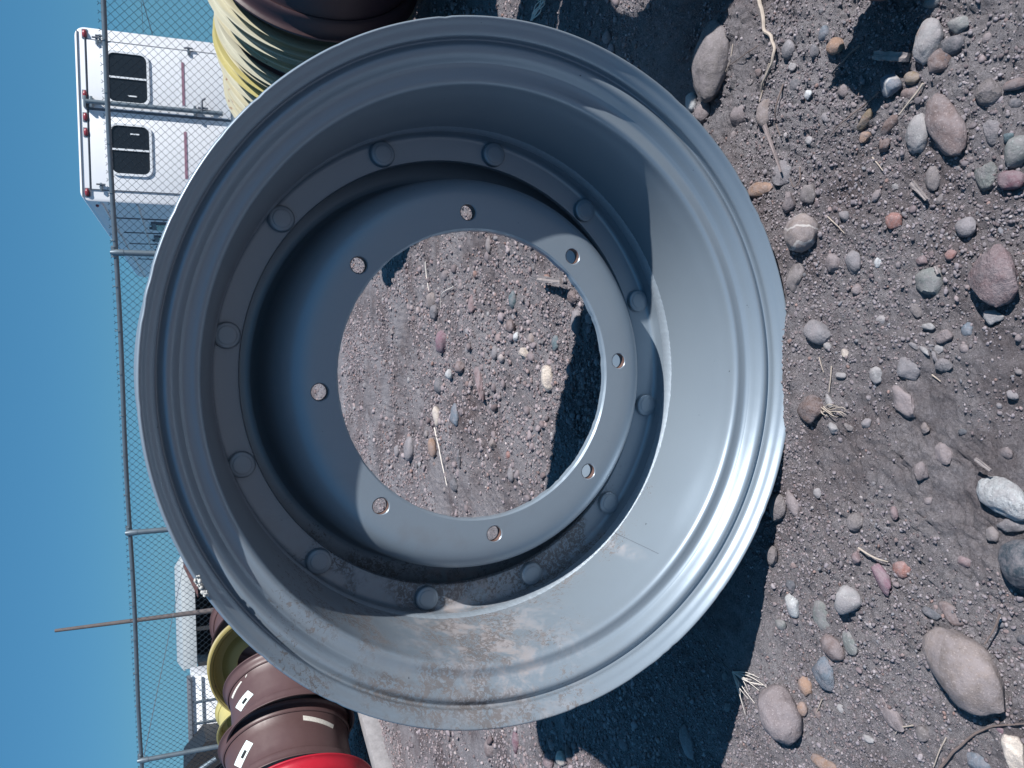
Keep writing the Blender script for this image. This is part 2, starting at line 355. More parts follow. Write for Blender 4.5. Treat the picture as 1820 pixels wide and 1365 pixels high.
# ------------------------------------------------------------------ stones one can count
PAL = dict(taupe=(.155, .14, .143), white=(.42, .44, .46), pinkgrey=(.185, .158, .165), orange=(.25, .165, .125), grey=(.17, .165, .18), blue=(.12, .15, .19),
    dgrey=(.085, .09, .105), pale=(.26, .255, .265), dbrown=(.12, .085, .08), green=(.155, .17, .17), olive=(.16, .125, .09), rbrown=(.145, .112, .112),
    maroon=(.13, .07, .09), tan=(.195, .165, .16), red=(.24, .115, .10), teal=(.08, .12, .14), cream=(.50, .44, .39), purple=(.17, .10, .13), black=(.035, .05, .065), redpink=(.185, .135, .145))
_sm = {}
def stone_mat(cn, style):
    if (cn, style) in _sm: return _sm[(cn, style)]
    c = PAL[cn]; m, nt, p = newmat('stone_'+cn); co = coords(nt)
    oi = nd(nt, 'ShaderNodeObjectInfo'); va = nd(nt, 'ShaderNodeVectorMath', operation='ADD'); mu = mathn(nt, 'MULTIPLY', oi.outputs['Random'], 9.0)
    nt.links.new(co, va.inputs[0]); nt.links.new(mu, va.inputs[1]); cv = va.outputs[0]
    k = mixc(nt, rampf(nt, noise_n(nt, cv, 18, 6, .65), .3, .7), tuple(v*.72 for v in c), tuple(min(1, v*1.22) for v in c))
    k = mixc(nt, mathn(nt, 'MULTIPLY', rampf(nt, noise_n(nt, cv, 260, 3, .6), .57, .68), .5 if style != 'granite' else .8), k, tuple(min(1, v*1.5+.10) for v in c))
    k = mixc(nt, mathn(nt, 'MULTIPLY', rampf(nt, noise_n(nt, cv, 190, 3, .6), .60, .70), .35), k, tuple(v*.4 for v in c))
    if style == 'vein':
        wv = nd(nt, 'ShaderNodeTexWave'); wv.inputs['Scale'].default_value = 9; wv.inputs['Distortion'].default_value = 9; wv.inputs['Detail'].default_value = 4
        nt.links.new(cv, wv.inputs['Vector']); k = mixc(nt, mathn(nt, 'MULTIPLY', rampf(nt, wv.outputs['Fac'], .9, .99), .7), k, (.5, .48, .47))
    if style == 'blotch': k = mixc(nt, mathn(nt, 'MULTIPLY', rampf(nt, noise_n(nt, cv, 22, 5, .7), .60, .70), .5), k, (.27, .16, .11))
    # dust on top
    ge = nd(nt, 'ShaderNodeNewGeometry'); sx = nd(nt, 'ShaderNodeSeparateXYZ'); nt.links.new(ge.outputs['Position'], sx.inputs[0])
    k = mixc(nt, mathn(nt, 'MULTIPLY', rampf(nt, noise_n(nt, cv, 40, 6, .75), .38, .62), .50), k, (.25, .225, .24))
    nt.links.new(k, p.inputs['Base Color']); p.inputs['Roughness'].default_value = .8 if cn not in ('black',) else .5; p.inputs['Specular IOR Level'].default_value = .3
    b = bump(nt, p, noise_n(nt, cv, 45, 7, .65), .6 if style != 'rough' else 1.0, .007 if style != 'rough' else .012)
    bump(nt, p, noise_n(nt, cv, 300, 5, .7), .7, .002, b)
    _sm[(cn, style)] = m; return m
def stone(name, x, y, a, b, ang, cn, label, ang_k=0.25, style='plain', emb=.30, flat=.62, group=None, cat='stone', sub=3):
    """x, y, a, b in photo pixels, ang of the long axis in the picture; laid on the real ground"""
    emb = min(.62, emb+.07); p = at_z(x, y, 0); p = at_z(x, y, float(height(p.x, p.y))+.004); s = depth_of(p)/F; dl = -ray(x, y).z
    rng = np.random.default_rng(int(x*31+y*7)); mnoise.seed_set(0)
    cl = math.sqrt(dl*dl+(flat**2)*(1-dl*dl))
    A = a*s/math.sqrt(math.sin(math.radians(ang))**2+(math.cos(math.radians(ang))*cl)**2)
    bn = ang+90; B = b*s/math.sqrt(math.sin(math.radians(bn))**2+(math.cos(math.radians(bn))*cl)**2)
    V, Fc = ico(sub)
    V = rock_shape(V, rng, min(1, ang_k*1.25) if ang_k > .3 else ang_k, 9 if ang_k > .5 else 12)
    off = Vector((x*.37, y*.21, 0))
    nz = np.array([mnoise.fractal(Vector(v)*1.3+off, .8, 2.1, 3) for v in V]); V = V*(1+nz*(.11+.08*ang_k))[:, None]
    V = V*np.array([A, B, min(A, B)*flat*1.05+.0005])
    # direction on the ground of the long axis
    t = math.radians(ang); q = at_z(x+6*math.cos(t)*cl, y+6*math.sin(t), p.z)-at_z(x, y, p.z)
    # image-x maps to toward camera; use plain ground direction weighted by sizes
    d = Vector((-math.sin(t), -math.cos(t), 0)).normalized(); az_ = math.atan2(d.y, d.x)
    o = mk(name, np_mesh(name, V, Fc), stone_mat(cn, style), smooth=True if ang_k < .6 else False, sharp=None if ang_k >= .6 else 35)
    hz = min(A, B)*flat
    # centre the silhouette on the pixel
    c = p + Vector((0, 0, hz*(1-2*emb)*.5))
    zg = float(height(p.x, p.y)); k = (zg+hz*(1-2*emb)-CAMH)/ray(x, y).z; c = CAM + ray(x, y)*k
    o.location = (c.x, c.y, zg+hz*(1-2*emb)); o.rotation_euler = (rng.normal(0, .06), rng.normal(0, .06), az_)
    tag(o, label, cat, group); return o
c7 = lambda cx, cy: (1200+cx/2.9355, cy/2.9355); c8 = lambda cx, cy: (1200+cx/2.9355, 400+cy/2.9355); c9 = lambda cx, cy: (1200+cx/2.65, 850+cy/2.65); ch = lambda cx, cy: (600+cx/2.73, 400+cy/2.73)
K7, K9, KH = 2.9355, 2.65, 2.73
ST = [
 (c7, K7, 190, 325, 200, 100, 103, 'taupe', 'large smooth taupe cobble with an orange blotch at the edge of the dark shadow', .12, 'blotch', .25),
 (c7, K7, 85, 535, 48, 40, 60, 'white', 'white stone chip tucked against the silver rim below the taupe cobble', .8, 'plain', .3),
 (c7, K7, 150, 580, 55, 48, 90, 'pinkgrey', 'rough pinkish grey stone beside the white chip at the rim edge', .7, 'rough', .3),
 (c7, K7, 835, 240, 50, 42, 20, 'orange', 'small orange brown stone left of a stick near the dark round shadow', .4, 'blotch', .3),
 (c7, K7, 590, 260, 52, 36, 85, 'grey', 'upright oval grey pebble beside the bleached root', .25, 'plain', .35),
 (c7, K7, 778, 175, 46, 30, 92, 'blue', 'bluish grey oval pebble above the orange brown stone', .3, 'plain', .35),
 (c7, K7, 727, 268, 36, 26, 90, 'dgrey', 'little dark grey pebble next to the orange brown stone', .3, 'plain', .35),
 (c7, K7, 1318, 215, 112, 66, 108, 'pale', 'pale grey egg shaped stone with a reddish end beside the round shadow', .1, 'blotch', .3),
 (c7, K7, 1440, 240, 72, 55, 10, 'dgrey', 'dark grey rounded stone touching the pale egg shaped stone', .3, 'plain', .35),
 (c7, K7, 1375, 325, 62, 58, 60, 'dbrown', 'dark brown stone wedged under the dark grey rounded stone', .4, 'plain', .4),
 (c7, K7, 1480, 128, 58, 48, 10, 'green', 'greenish grey mottled stone near the upper right of the bare ground', .5, 'granite', .35),
 (c7, K7, 1120, 455, 62, 56, 40, 'blue', 'blue grey stone with white veins standing proud and casting a black shadow', .7, 'vein', .1),
 (c7, K7, 1240, 410, 46, 36, 30, 'olive', 'olive brown stone beside the blue white veined stone', .6, 'plain', .3),
 (c7, K7, 1230, 490, 56, 34, 10, 'rbrown', 'reddish brown flat stone under the olive brown stone', .5, 'plain', .4),
 (c7, K7, 1268, 700, 100, 60, 104, 'pale', 'smooth light grey stone leaning on the long reddish brown cobble', .12, 'plain', .25),
 (c7, K7, 1412, 655, 182, 80, 70, 'rbrown', 'long reddish brown cobble with pale specks beside the smooth light grey stone', .15, 'granite', .28),
 (c7, K7, 1635, 480, 75, 60, 90, 'taupe', 'grey brown knobbly stone at the far right of the gravelly patch', .5, 'rough', .35),
 (c7, K7, 1772, 440, 60, 32, 5, 'rbrown', 'reddish brown pebble at the picture edge above the grey brown knobbly stone', .3, 'plain', .3),
 (c7, K7, 1785, 790, 82, 62, 120, 'green', 'grey green rounded stone cut by the picture edge beside the maroon rock', .2, 'plain', .3),
 (c7, K7, 1768, 940, 74, 52, 20, 'maroon', 'angular dark maroon rock at the picture edge', .85, 'plain', .2),
 (c7, K7, 1635, 930, 86, 50, 75, 'green', 'flat angular green stone lying against the dark maroon rock', .8, 'rough', .35),
 (c7, K7, 465, 600, 76, 48, 108, 'tan', 'tan and orange stone at the tip of the flat wood sliver', .45, 'blotch', .35),
 (c7, K7, 335, 600, 66, 60, 70, 'pinkgrey', 'dusty pinkish stone sunk in the dirt left of the tan and orange stone', .5, 'plain', .55),
 (c7, K7, 440, 990, 72, 42, 5, 'orange', 'orange brown oval stone almost touching the rim edge', .2, 'blotch', .3),
 (c7, K7, 560, 905, 86, 50, 95, 'grey', 'half buried grey stone under the end of the wood sliver', .5, 'plain', .55),
 (c7, K7, 590, 1058, 64, 38, 118, 'pinkgrey', 'pinkish grey pointed stone between the orange brown and the grey triangular stones', .75, 'plain', .2),
 (c7, K7, 705, 1010, 62, 42, 90, 'taupe', 'grey brown triangular stone above the round pinkish tan cobble', .85, 'plain', .3),
 (c7, K7, 655, 1215, 98, 84, 90, 'tan', 'round pinkish tan cobble with white veins right of the rim edge', .06, 'vein', .22),
 (c7, K7, 1345, 930, 72, 36, 100, 'taupe', 'grey brown drop shaped stone beside the split wood chip', .3, 'plain', .35),
 (c7, K7, 995, 620, 62, 26, -40, 'olive', 'slanting tan brown stone at the foot of a thin stick', .6, 'blotch', .3),
 (c7, K7, 1120, 652, 58, 34, -45, 'dbrown', 'dark brown slanting stone beside the tan brown one', .6, 'plain', .3),
 (c7, K7, 990, 715, 36, 32, 0, 'orange', 'small orange brown lump below the slanting tan brown stone', .5, 'blotch', .3),
 (c7, K7, 1090, 760, 42, 36, 60, 'dbrown', 'small dark brown angular stone in the cluster right of the dusty flat patch', .7, 'plain', .3),
 (c7, K7, 1515, 1185, 54, 50, 90, 'grey', 'rounded grey stone casting a dark shadow above the big pink boulder', .3, 'plain', .2),
 (c7, K7, 1655, 690, 70, 48, 80, 'grey', 'grey lumpy stone between the knobbly stone and the green flat stone', .5, 'rough', .4),
 (c7, K7, 1740, 715, 32, 28, 0, 'teal', 'small teal green pebble near the right picture edge', .5, 'plain', .3),
 (c7, K7, 1340, 10, 46, 34, 10, 'green', 'greenish pebble at the top picture edge beside the round shadow', .3, 'plain', .3),
 (c7, K7, 692, 500, 26, 22, 80, 'white', 'tiny white cube shaped stone on the bare dirt', .95, 'plain', .1),
 (c7, K7, 1140, 1160, 46, 42, 70, 'red', 'orange red crumbly granite lump with a pale corner', .7, 'granite', .25),
 (c7, K7, 610, 350, 22, 20, 70, 'pale', 'tiny light grey stone right of the bleached root', .8, 'plain', .2),
 (c8, K7, 1668, 265, 158, 122, 80, 'redpink', 'big rough pink and red boulder near the right picture edge', .35, 'rough', .2),
 (c8, K7, 1335, 290, 82, 74, 80, 'green', 'flat grey green stone left of the big pink boulder', .35, 'plain', .45),
 (c8, K7, 1655, 478, 54, 40, 20, 'pale', 'pale angular stone just below the big pink boulder', .8, 'plain', .15),
 (c8, K7, 930, 195, 68, 40, 90, 'grey', 'pointed grey stone, lower of two small stones right of the tan cobble', .55, 'plain', .25),
 (c8, K7, 820, 192, 52, 40, 80, 'pinkgrey', 'knobbly pinkish grey stone next to the pointed grey stone', .5, 'plain', .35),
 (c8, K7, 740, 560, 76, 60, 20, 'grey', 'smooth flat grey stone with a scratch, right of the rim edge', .2, 'plain', .3),
 (c8, K7, 795, 632, 24, 20, 30, 'pale', 'tiny pale pebble under the smooth flat grey stone', .2, 'plain', .3),
 (c8, K7, 708, 960, 78, 64, 120, 'dbrown', 'rough dark brown rock beside the dead grass tuft by the rim', .75, 'rough', .2),
 (c8, K7, 1048, 785, 46, 34, 110, 'pale', 'pale two lobed stone in the middle of the open dirt', .6, 'plain', .3),
 (c8, K7, 885, 670, 28, 18, 78, 'cream', 'small cream coloured pebble on the dark damp dirt', .5, 'plain', .2),
 (c8, K7, 1222, 745, 70, 60, 70, 'grey', 'flat grey stone level with the dirt under dust', .5, 'plain', .62),
 (c8, K7, 1190, 915, 98, 62, 30, 'pinkgrey', 'flat angular mauve grey slab sunk in the dirt', .8, 'plain', .6),
 (c8, K7, 1435, 152, 32, 28, 0, 'red', 'small brick red pebble, left of the big pink boulder', .4, 'plain', .25),
 (c8, K7, 1290, 185, 34, 26, 10, 'redpink', 'small pinkish red crumbly stone near the brick red pebble', .6, 'rough', .35),
 (c8, K7, 625, 272, 92, 38, 122, 'taupe', 'long grey brown stone lying against the rim edge', .5, 'plain', .35),
 (c8, K7, 1400, 735, 44, 36, 10, 'grey', 'grey lump below the flaky shattered stone', .5, 'rough', .4),
 (c8, K7, 1530, 540, 42, 34, 90, 'blue', 'bluish grey flat stone below and left of the pale angular stone', .6, 'plain', .5),
 (c8, K7, 802, 918, 40, 20, 66, 'pale', 'slim pale stone lying by the dead grass tuft', .4, 'plain', .3),
 (c8, K7, 1405, 1195, 62, 40, 70, 'pinkgrey', 'pinkish grey lumpy stone left of the big white rock', .5, 'plain', .45),
 (c8, K7, 1285, 1292, 54, 40, 90, 'pinkgrey', 'sharp pinkish stone casting a small black shadow left of the white rock', .8, 'plain', .3),
 (c8, K7, 860, 785, 32, 24, 10, 'pale', 'small pale stone between the cream pebble and the rough brown rock', .6, 'plain', .3),
 (c8, K7, 1000, 1035, 32, 26, 100, 'grey', 'small grey angular stone below the mauve slab', .8, 'plain', .3),
 (c8, K7, 825, 1058, 34, 28, 30, 'pale', 'small light brown stone below the rough dark brown rock', .7, 'plain', .3),
 (c8, K7, 905, 1055, 26, 22, 20, 'taupe', 'little taupe stone, right neighbour of the small light brown one', .7, 'plain', .3),
 (c8, K7, 1310, 1062, 30, 22, 70, 'tan', 'little tan stone with a dark side right of the small grey angular stone', .8, 'plain', .25),
 (c8, K7, 1055, 195, 26, 22, 100, 'white', 'tiny whitish stone right of the pointed grey stone', .7, 'plain', .3),
 (c8, K7, 1320, 530, 32, 24, 10, 'pale', 'little pale jagged stone above the flaky shattered stone', .9, 'plain', .2),
 (c8, K7, 945, 335, 30, 26, 60, 'pinkgrey', 'dusty mauve pebble below the pointed grey stone', .5, 'plain', .4),
 (c8, K7, 1255, 440, 50, 28, 70, 'taupe', 'oval taupe stone flush with the dusty patch', .3, 'plain', .6),
 (c8, K7, 1405, 585, 36, 40, 60, 'pinkgrey', 'knobbly brownish stone above the grey lump', .6, 'rough', .35),
 (c8, K7, 1755, 890, 34, 26, 20, 'grey', 'lone grey stone on the dark dirt near the right picture edge', .6, 'plain', .3),
 (c9, K9, 1545, 95, 145, 92, 12, 'white', 'big white and grey rough rock at the right picture edge', .35, 'rough', .2),
 (c9, K9, 1362, 908, 200, 142, 38, 'tan', 'biggest tan brown cobble, smooth with a rusty scar', .08, 'blotch', .22),
 (c9, K9, 490, 1112, 128, 96, 65, 'pinkgrey', 'rounded grey pink granite cobble beside the shadow and bleached grass', .1, 'granite', .22),
 (c9, K9, 810, 582, 74, 60, 110, 'pale', 'light grey angular stone with a black shadow right of the rim shadow', .75, 'plain', .15),
 (c9, K9, 740, 800, 62, 50, 25, 'rbrown', 'smooth reddish brown pebble above the slate blue stone', .08, 'plain', .28),
 (c9, K9, 700, 652, 78, 48, 75, 'green', 'flat grey green stone flush with the dirt above the reddish brown pebble', .3, 'plain', .62),
 (c9, K9, 700, 915, 70, 62, 30, 'blue', 'slate blue cracked stone beneath the smooth reddish brown pebble', .8, 'rough', .5),
 (c9, K9, 615, 980, 48, 34, 80, 'orange', 'orange brown stone between the slate blue stone and the granite cobble', .3, 'plain', .35),
 (c9, K9, 600, 1088, 34, 23, 90, 'orange', 'small orange pebble touching the granite cobble', .15, 'plain', .3),
 (c9, K9, 555, 592, 58, 40, 70, 'white', 'blue and white mottled angular stone by the rim shadow edge', .7, 'granite', .3),
 (c9, K9, 545, 505, 38, 24, 95, 'dgrey', 'dark pointed stone above the blue and white mottled stone', .8, 'plain', .3),
 (c9, K9, 970, 470, 86, 36, 48, 'purple', 'purple shard of stone with a thin curved tip', .7, 'plain', .3),
 (c9, K9, 1070, 432, 44, 42, 0, 'red', 'rusty red granite lump beside the purple shard', .4, 'granite', .3),
 (c9, K9, 855, 375, 38, 22, 85, 'redpink', 'small upright pink stone left of the purple shard', .6, 'plain', .3),
 (c9, K9, 1645, 405, 118, 104, 80, 'black', 'smooth blackish teal stone cut by the right picture edge', .1, 'plain', .2),
 (c9, K9, 1592, 222, 64, 34, 170, 'grey', 'flat grey stone leaning below the big white rock', .7, 'plain', .2),
 (c9, K9, 1495, 270, 40, 32, 60, 'taupe', 'taupe stone at the left end of the flat grey leaning stone', .7, 'plain', .3),
 (c9, K9, 1012, 1110, 84, 44, 38, 'pinkgrey', 'pale oval stone mostly buried in the dusty hollow', .2, 'plain', .58),
 (c9, K9, 1300, 640, 64, 42, 35, 'rbrown', 'thin reddish brown flake on the dark soil above the biggest tan cobble', .85, 'plain', .4),
 (c9, K9, 1210, 635, 50, 22, 10, 'dgrey', 'thin dark flake left of the reddish brown flake', .8, 'plain', .35),
 (c9, K9, 482, 135, 72, 40, 100, 'taupe', 'grey brown stone hanging over the rim shadow, upper of two', .3, 'rough', .25),
 (c9, K9, 556, 118, 72, 30, 62, 'pinkgrey', 'slanting pinkish stone right of the upper grey brown stone', .5, 'plain', .35),
 (c9, K9, 455, 360, 52, 34, 70, 'taupe', 'grey brown stone hanging over the rim shadow, lower of two', .4, 'rough', .25),
 (c9, K9, 822, 780, 62, 34, 60, 'green', 'grey green sliver sunk in dirt right of the reddish brown pebble', .4, 'plain', .6),
 (c9, K9, 1362, 395, 34, 30, 10, 'redpink', 'pink pebble left of the blackish teal stone', .5, 'plain', .35),
 (c9, K9, 850, 212, 46, 38, 70, 'taupe', 'rough taupe stone with a small shadow above the pink upright stone', .7, 'rough', .3),
 (c9, K9, 1600, 1300, 86, 50, 90, 'cream', 'whitish pink angular stone at the lower right corner', .85, 'plain', .35),
 (c9, K9, 1430, 1340, 66, 44, 0, 'blue', 'bluish stone at the lower picture edge near the curved twig', .4, 'plain', .4),
 (c9, K9, 705, 1345, 74, 36, 0, 'orange', 'orange brown stone cut by the lower picture edge', .4, 'plain', .35),
 (c9, K9, 500, 688, 30, 24, 10, 'green', 'small dark green stone near the edge of the rim shadow', .6, 'plain', .35),
 (c9, K9, 1035, 165, 32, 20, 80, 'redpink', 'tiny pink stone above the purple shard', .5, 'plain', .3),
 (c9, K9, 915, 1228, 34, 22, 0, 'pale', 'little flat pale stone above the lower picture edge', .7, 'plain', .35),
 (c9, K9, 60, 1240, 80, 34, 75, 'grey', 'long stone lying inside the rim shadow at the lower left', .2, 'plain', .4),
 (c9, K9, 185, 1190, 22, 16, 0, 'green', 'tiny green pebble on the rim shadow line', .5, 'plain', .3),
 (c9, K9, 1525, 1180, 30, 18, 0, 'purple', 'small purple stone beside the curved twig', .5, 'plain', .4),
 (ch, KH, 460, 365, 40, 40, 60, 'tan', 'pink tan stone seen through the hub hole, upper left of the middle', .3, 'plain', .25),
 (ch, KH, 470, 425, 32, 30, 60, 'dgrey', 'dark grey stone touching the pink tan stone inside the hub view', .4, 'plain', .25),
 (ch, KH, 505, 565, 66, 36, 90, 'purple', 'purple stone standing out in the middle of the hub view', .5, 'plain', .2),
 (ch, KH, 495, 782, 44, 30, 88, 'dgrey', 'dark grey oval stone below the purple stone in the hub view', .25, 'plain', .25),
 (ch, KH, 482, 930, 54, 24, 95, 'cream', 'white stone at the end of the straw in the hub view', .6, 'plain', .25),
 (ch, KH, 570, 920, 60, 22, 90, 'blue', 'blue grey upright sliver beside the white stone in the hub view', .6, 'plain', .25),
 (ch, KH, 350, 1085, 60, 28, 92, 'grey', 'oval grey stone low in the hub view, left of the orange brown one', .15, 'plain', .25),
 (ch, KH, 460, 1080, 50, 22, 90, 'orange', 'orange brown stone beside the straw low in the hub view', .2, 'plain', .25),
 (ch, KH, 690, 760, 96, 30, 58, 'redpink', 'long pink splintered stone in the centre of the hub view', .7, 'plain', .35),
 (ch, KH, 850, 362, 46, 20, 90, 'teal', 'dark blue upright stone high in the hub view', .4, 'plain', .25),
 (ch, KH, 840, 492, 36, 26, 110, 'rbrown', 'brown red stone below the dark blue upright stone', .3, 'plain', .2),
 (ch, KH, 870, 542, 22, 18, 70, 'white', 'small white stone just under the brown red stone', .8, 'plain', .2),
 (ch, KH, 910, 622, 36, 26, 85, 'cream', 'cream lumpy stone in the right half of the hub view', .7, 'rough', .2),
 (ch, KH, 1060, 577, 42, 22, 104, 'teal', 'dark blue slanted stone near the hub shadow', .5, 'plain', .25),
 (ch, KH, 1022, 740, 76, 32, 92, 'cream', 'long whitish rough stone beside the black shadow in the hub view', .5, 'rough', .3),
 (ch, KH, 1160, 472, 62, 30, 92, 'grey', 'smooth grey stone at the tip of the black shadow in the hub view', .15, 'plain', .3),
 (ch, KH, 765, 620, 36, 18, 95, 'grey', 'slim grey pebble left of the cream lumpy stone', .2, 'plain', .3),
 (ch, KH, 592, 690, 38, 32, 100, 'rbrown', 'reddish brown stone above the long pink splintered stone', .5, 'plain', .25),
 (ch, KH, 525, 242, 26, 22, 80, 'pinkgrey', 'pinkish stone near the upper rim of the hub view', .3, 'plain', .25),
 (ch, KH, 290, 1095, 32, 16, 90, 'grey', 'little grey pebble left of the oval grey stone in the hub view', .2, 'plain', .25),
 (ch, KH, 570, 1262, 38, 22, 92, 'dgrey', 'dark stone near the lower rim of the hub view by the straw tip', .3, 'plain', .25),
 (ch, KH, 590, 1130, 46, 13, 88, 'dgrey', 'thin dark sliver below the blue grey sliver in the hub view', .5, 'plain', .3),
 (ch, KH, 650, 382, 52, 17, 85, 'redpink', 'slim pink upright stone high in the hub view', .3, 'plain', .3),
 (ch, KH, 940, 552, 28, 24, 80, 'tan', 'faint tan stone right of the small white stone', .4, 'plain', .4),
 (ch, KH, 750, 1062, 32, 20, 80, 'tan', 'pinkish white stone with a black shadow in the lower hub view', .8, 'plain', .2),
 (ch, KH, 828, 1115, 20, 16, 40, 'red', 'little red stone in the lower hub view', .4, 'plain', .3),
 (ch, KH, 842, 1212, 38, 18, 80, 'grey', 'grey sliver at the lower edge of the hub view', .3, 'plain', .3),
 (ch, KH, 542, 722, 26, 18, 80, 'white', 'small white stone between the purple and the dark grey oval stones', .6, 'plain', .3),
 (ch, KH, 1145, 352, 38, 28, 80, 'rbrown', 'reddish lump by the split chip at the upper right of the hub view', .5, 'rough', .3),
 (ch, KH, 735, 95, 48, 16, 90, 'taupe', 'slim taupe stone at the very top of the hub view', .3, 'plain', .3),
 (lambda a, b: (850+a/3.289, 950+b/3.289), 3.289, 72, 1245, 62, 34, 92, 'rbrown', 'flat brown stone below the bottom of the silver rim, nearest the timber', .3, 'plain', .35),
 (lambda a, b: (850+a/3.289, 950+b/3.289), 3.289, 222, 1205, 72, 24, 90, 'maroon', 'long maroon stone below the bottom of the silver rim', .2, 'plain', .3),
 (lambda a, b: (850+a/3.289, 950+b/3.289), 3.289, 485, 1308, 42, 40, 80, 'cream', 'yellowish round stone at the curved edge of the rim shadow', .2, 'plain', .2),
 (lambda a, b: (850+a/3.289, 950+b/3.289), 3.289, 532, 1292, 54, 26, 60, 'dbrown', 'brown slab leaning on the yellowish round stone', .5, 'plain', .2),
 (lambda a, b: (850+a/3.289, 950+b/3.289), 3.289, 410, 1325, 46, 40, 60, 'redpink', 'pink rough stone left of the yellowish round stone', .5, 'rough', .3),
]
for i, (cf, K, cx, cy, a, b, ang, cn, lab, ak, sty, emb) in enumerate(ST):
    x, y = cf(cx, cy); big = a/K > 30
    stone('stone' if a/K > 11 else 'pebble', x, y, a/K, b/K, ang, cn, lab, ak, sty, emb, flat=.66 if emb < .5 else .5, sub=4 if big else 3, cat='stone' if a/K > 11 else 'pebble')
# medium pebbles that nothing in the photo tells apart
rp = random.Random(11); gnames = {'grey': 'grey', 'taupe': 'taupe', 'pinkgrey': 'pinkish grey', 'rbrown': 'reddish brown', 'pale': 'pale', 'dgrey': 'dark grey'}
import re
refs = []
for cf, K, cx, cy, a, b, ang, cn, lab, *_ in ST:
    ph = re.split(r',| with | at | beside | against | tucked | near | standing | next | under | above | below | lying | left | right | wedged | touching | on | seen | in | between | casting | cut | leaning | hanging | inside | half | sunk | flush | stuck | almost | level | high | low | just ', lab)[0].split()[:6]
    if a/K > 10 or cf is ch: refs.append((cf(cx, cy), ' '.join(ph)))
cntp = {}
for _, r_ in refs: cntp[r_] = cntp.get(r_, 0)+1
refs = [q for q in refs if cntp[q[1]] == 1]
usedl = set()
def near_label(x, y, cname):
    for (rx, ry), ph in sorted(refs, key=lambda q: math.hypot(q[0][0]-x, q[0][1]-y)):
        dx, dy = x-rx, y-ry
        d = ('right of' if dx > 0 else 'left of') if abs(dx) > abs(dy) else ('below' if dy > 0 else 'above')
        L = 'small %s pebble just %s the %s' % (cname, d, ph)
        if L not in usedl and math.hypot(dx, dy) < 170: usedl.add(L); return L
    return None
cnt = 0; occ = [(cf(cx, cy), max(a, b)/K) for cf, K, cx, cy, a, b, *_ in ST]
tries = 0
while cnt < 105 and tries < 5000:
    tries += 1
    if rp.random() < .68: x, y = rp.uniform(1270, 1820), rp.uniform(0, 1365); sz = rp.uniform(5, 11) if rp.random() < .8 else rp.uniform(10, 16)
    else:
        x, y = rp.uniform(620, 1060), rp.uniform(440, 890); sz = rp.uniform(3.5, 7)
        if math.hypot(x-836, y-664) > 225: continue
    if x > 1100 and math.hypot((x-821)/595, (y-664)/655) < 1.02: continue
    if rp.random() > (.35+.65*max(0, 1-y/900)) and x > 1100: continue
    if any(math.hypot(x-q[0], y-q[1]) < r+sz for q, r in occ): continue
    occ.append(((x, y), sz)); cn = rp.choice(['grey', 'grey', 'taupe', 'taupe', 'pinkgrey', 'pinkgrey', 'rbrown', 'pale', 'dgrey'])
    back = x < 1100; lb = near_label(x, y, gnames[cn])
    if lb is None: continue
    stone('pebble', x, y, sz, sz*rp.uniform(.6, .9), rp.uniform(0, 180) if not back else 90+rp.uniform(-20, 20), cn, lb,
          rp.uniform(.15, .8), 'plain', rp.uniform(.3, .5), group='small %s pebbles %s' % (gnames[cn], 'behind the rim' if back else 'in front of the rim'), cat='pebble', sub=2)
    cnt += 1
# flaky shattered stone
fb = empty('stone', at_z(*c8(1320, 650), 0)); base = at_z(*c8(1320, 650), 0)
tag(fb, 'shattered pale grey stone split into flakes, in the middle right of the dirt', 'stone')
for i, (cx, cy, a, b, an) in enumerate([(1250, 632, 30, 12, 30), (1300, 655, 34, 14, 40), (1355, 690, 36, 16, 60), (1378, 650, 30, 22, 80), (1330, 630, 22, 9, 10)]):
    x, y = c8(cx, cy); o = stone('flake', x, y, a/K7, b/K7, an, 'pale' if i % 2 else 'grey', None, .9, 'plain', .2, flat=.5); o.location -= base
    o.parent = fb
    for k in ('category', 'label', 'group'):
        if k in o: del o[k]
# ------------------------------------------------------------------ twigs, straws, chips
def gpt(x, y, up=.003):
    p = at_z(x, y, 0); p = at_z(x, y, float(height(p.x, p.y))+up); return p
def twig(name, pts, r, mat, label, cat='twig', up=.004, k=6):
    P = [gpt(x, y, up+r) for x, y in pts]; Q = smooth_prof([tuple(p) for p in P], k=k) if len(P) > 2 else [P[0].lerp(P[1], t) for t in np.linspace(0, 1, 8)]
    Q = [Vector(q)+Vector((mnoise.noise(Vector(q)*40)*r, mnoise.noise(Vector(q)*40+Vector((5, 5, 5)))*r, mnoise.noise(Vector(q)*40+Vector((9, 1, 5)))*r*.6)) for q in Q]
    rr = [r*(1-.55*i/len(Q)) for i in range(len(Q))]
    o = tube(name, Q, rr, mat, None, 7); tag(o, label, cat); return o
t7 = lambda L: [c7(*q) for q in L]; t9 = lambda L: [c9(*q) for q in L]; th_ = lambda L: [ch(*q) for q in L]; t8 = lambda L: [c8(*q) for q in L]
twig('root', t7([(430, -20), (455, 90), (470, 160), (510, 205), (515, 280), (480, 380), (445, 480)]), .0048, TWIG, 'bleached winding root with a knee at the top of the dirt', 'root')
twig('twig', t7([(490, 330), (470, 400), (455, 470), (440, 530)]), .0018, TWIG, 'thin side strand lying along the bleached root')
twig('twig', t7([(1295, 435), (1230, 520), (1168, 602)]), .0024, TWIG, 'straight pale stick below the blue white veined stone', 'stick')
twig('twig', t7([(960, 235), (890, 300), (818, 385)]), .003, TWIGD, 'grey stick beside the orange brown stone', 'stick')
twig('twig', t7([(1065, 480), (960, 570), (870, 640), (808, 708)]), .0019, TWIGD, 'long dark thin stick left of the blue white veined stone', 'stick')
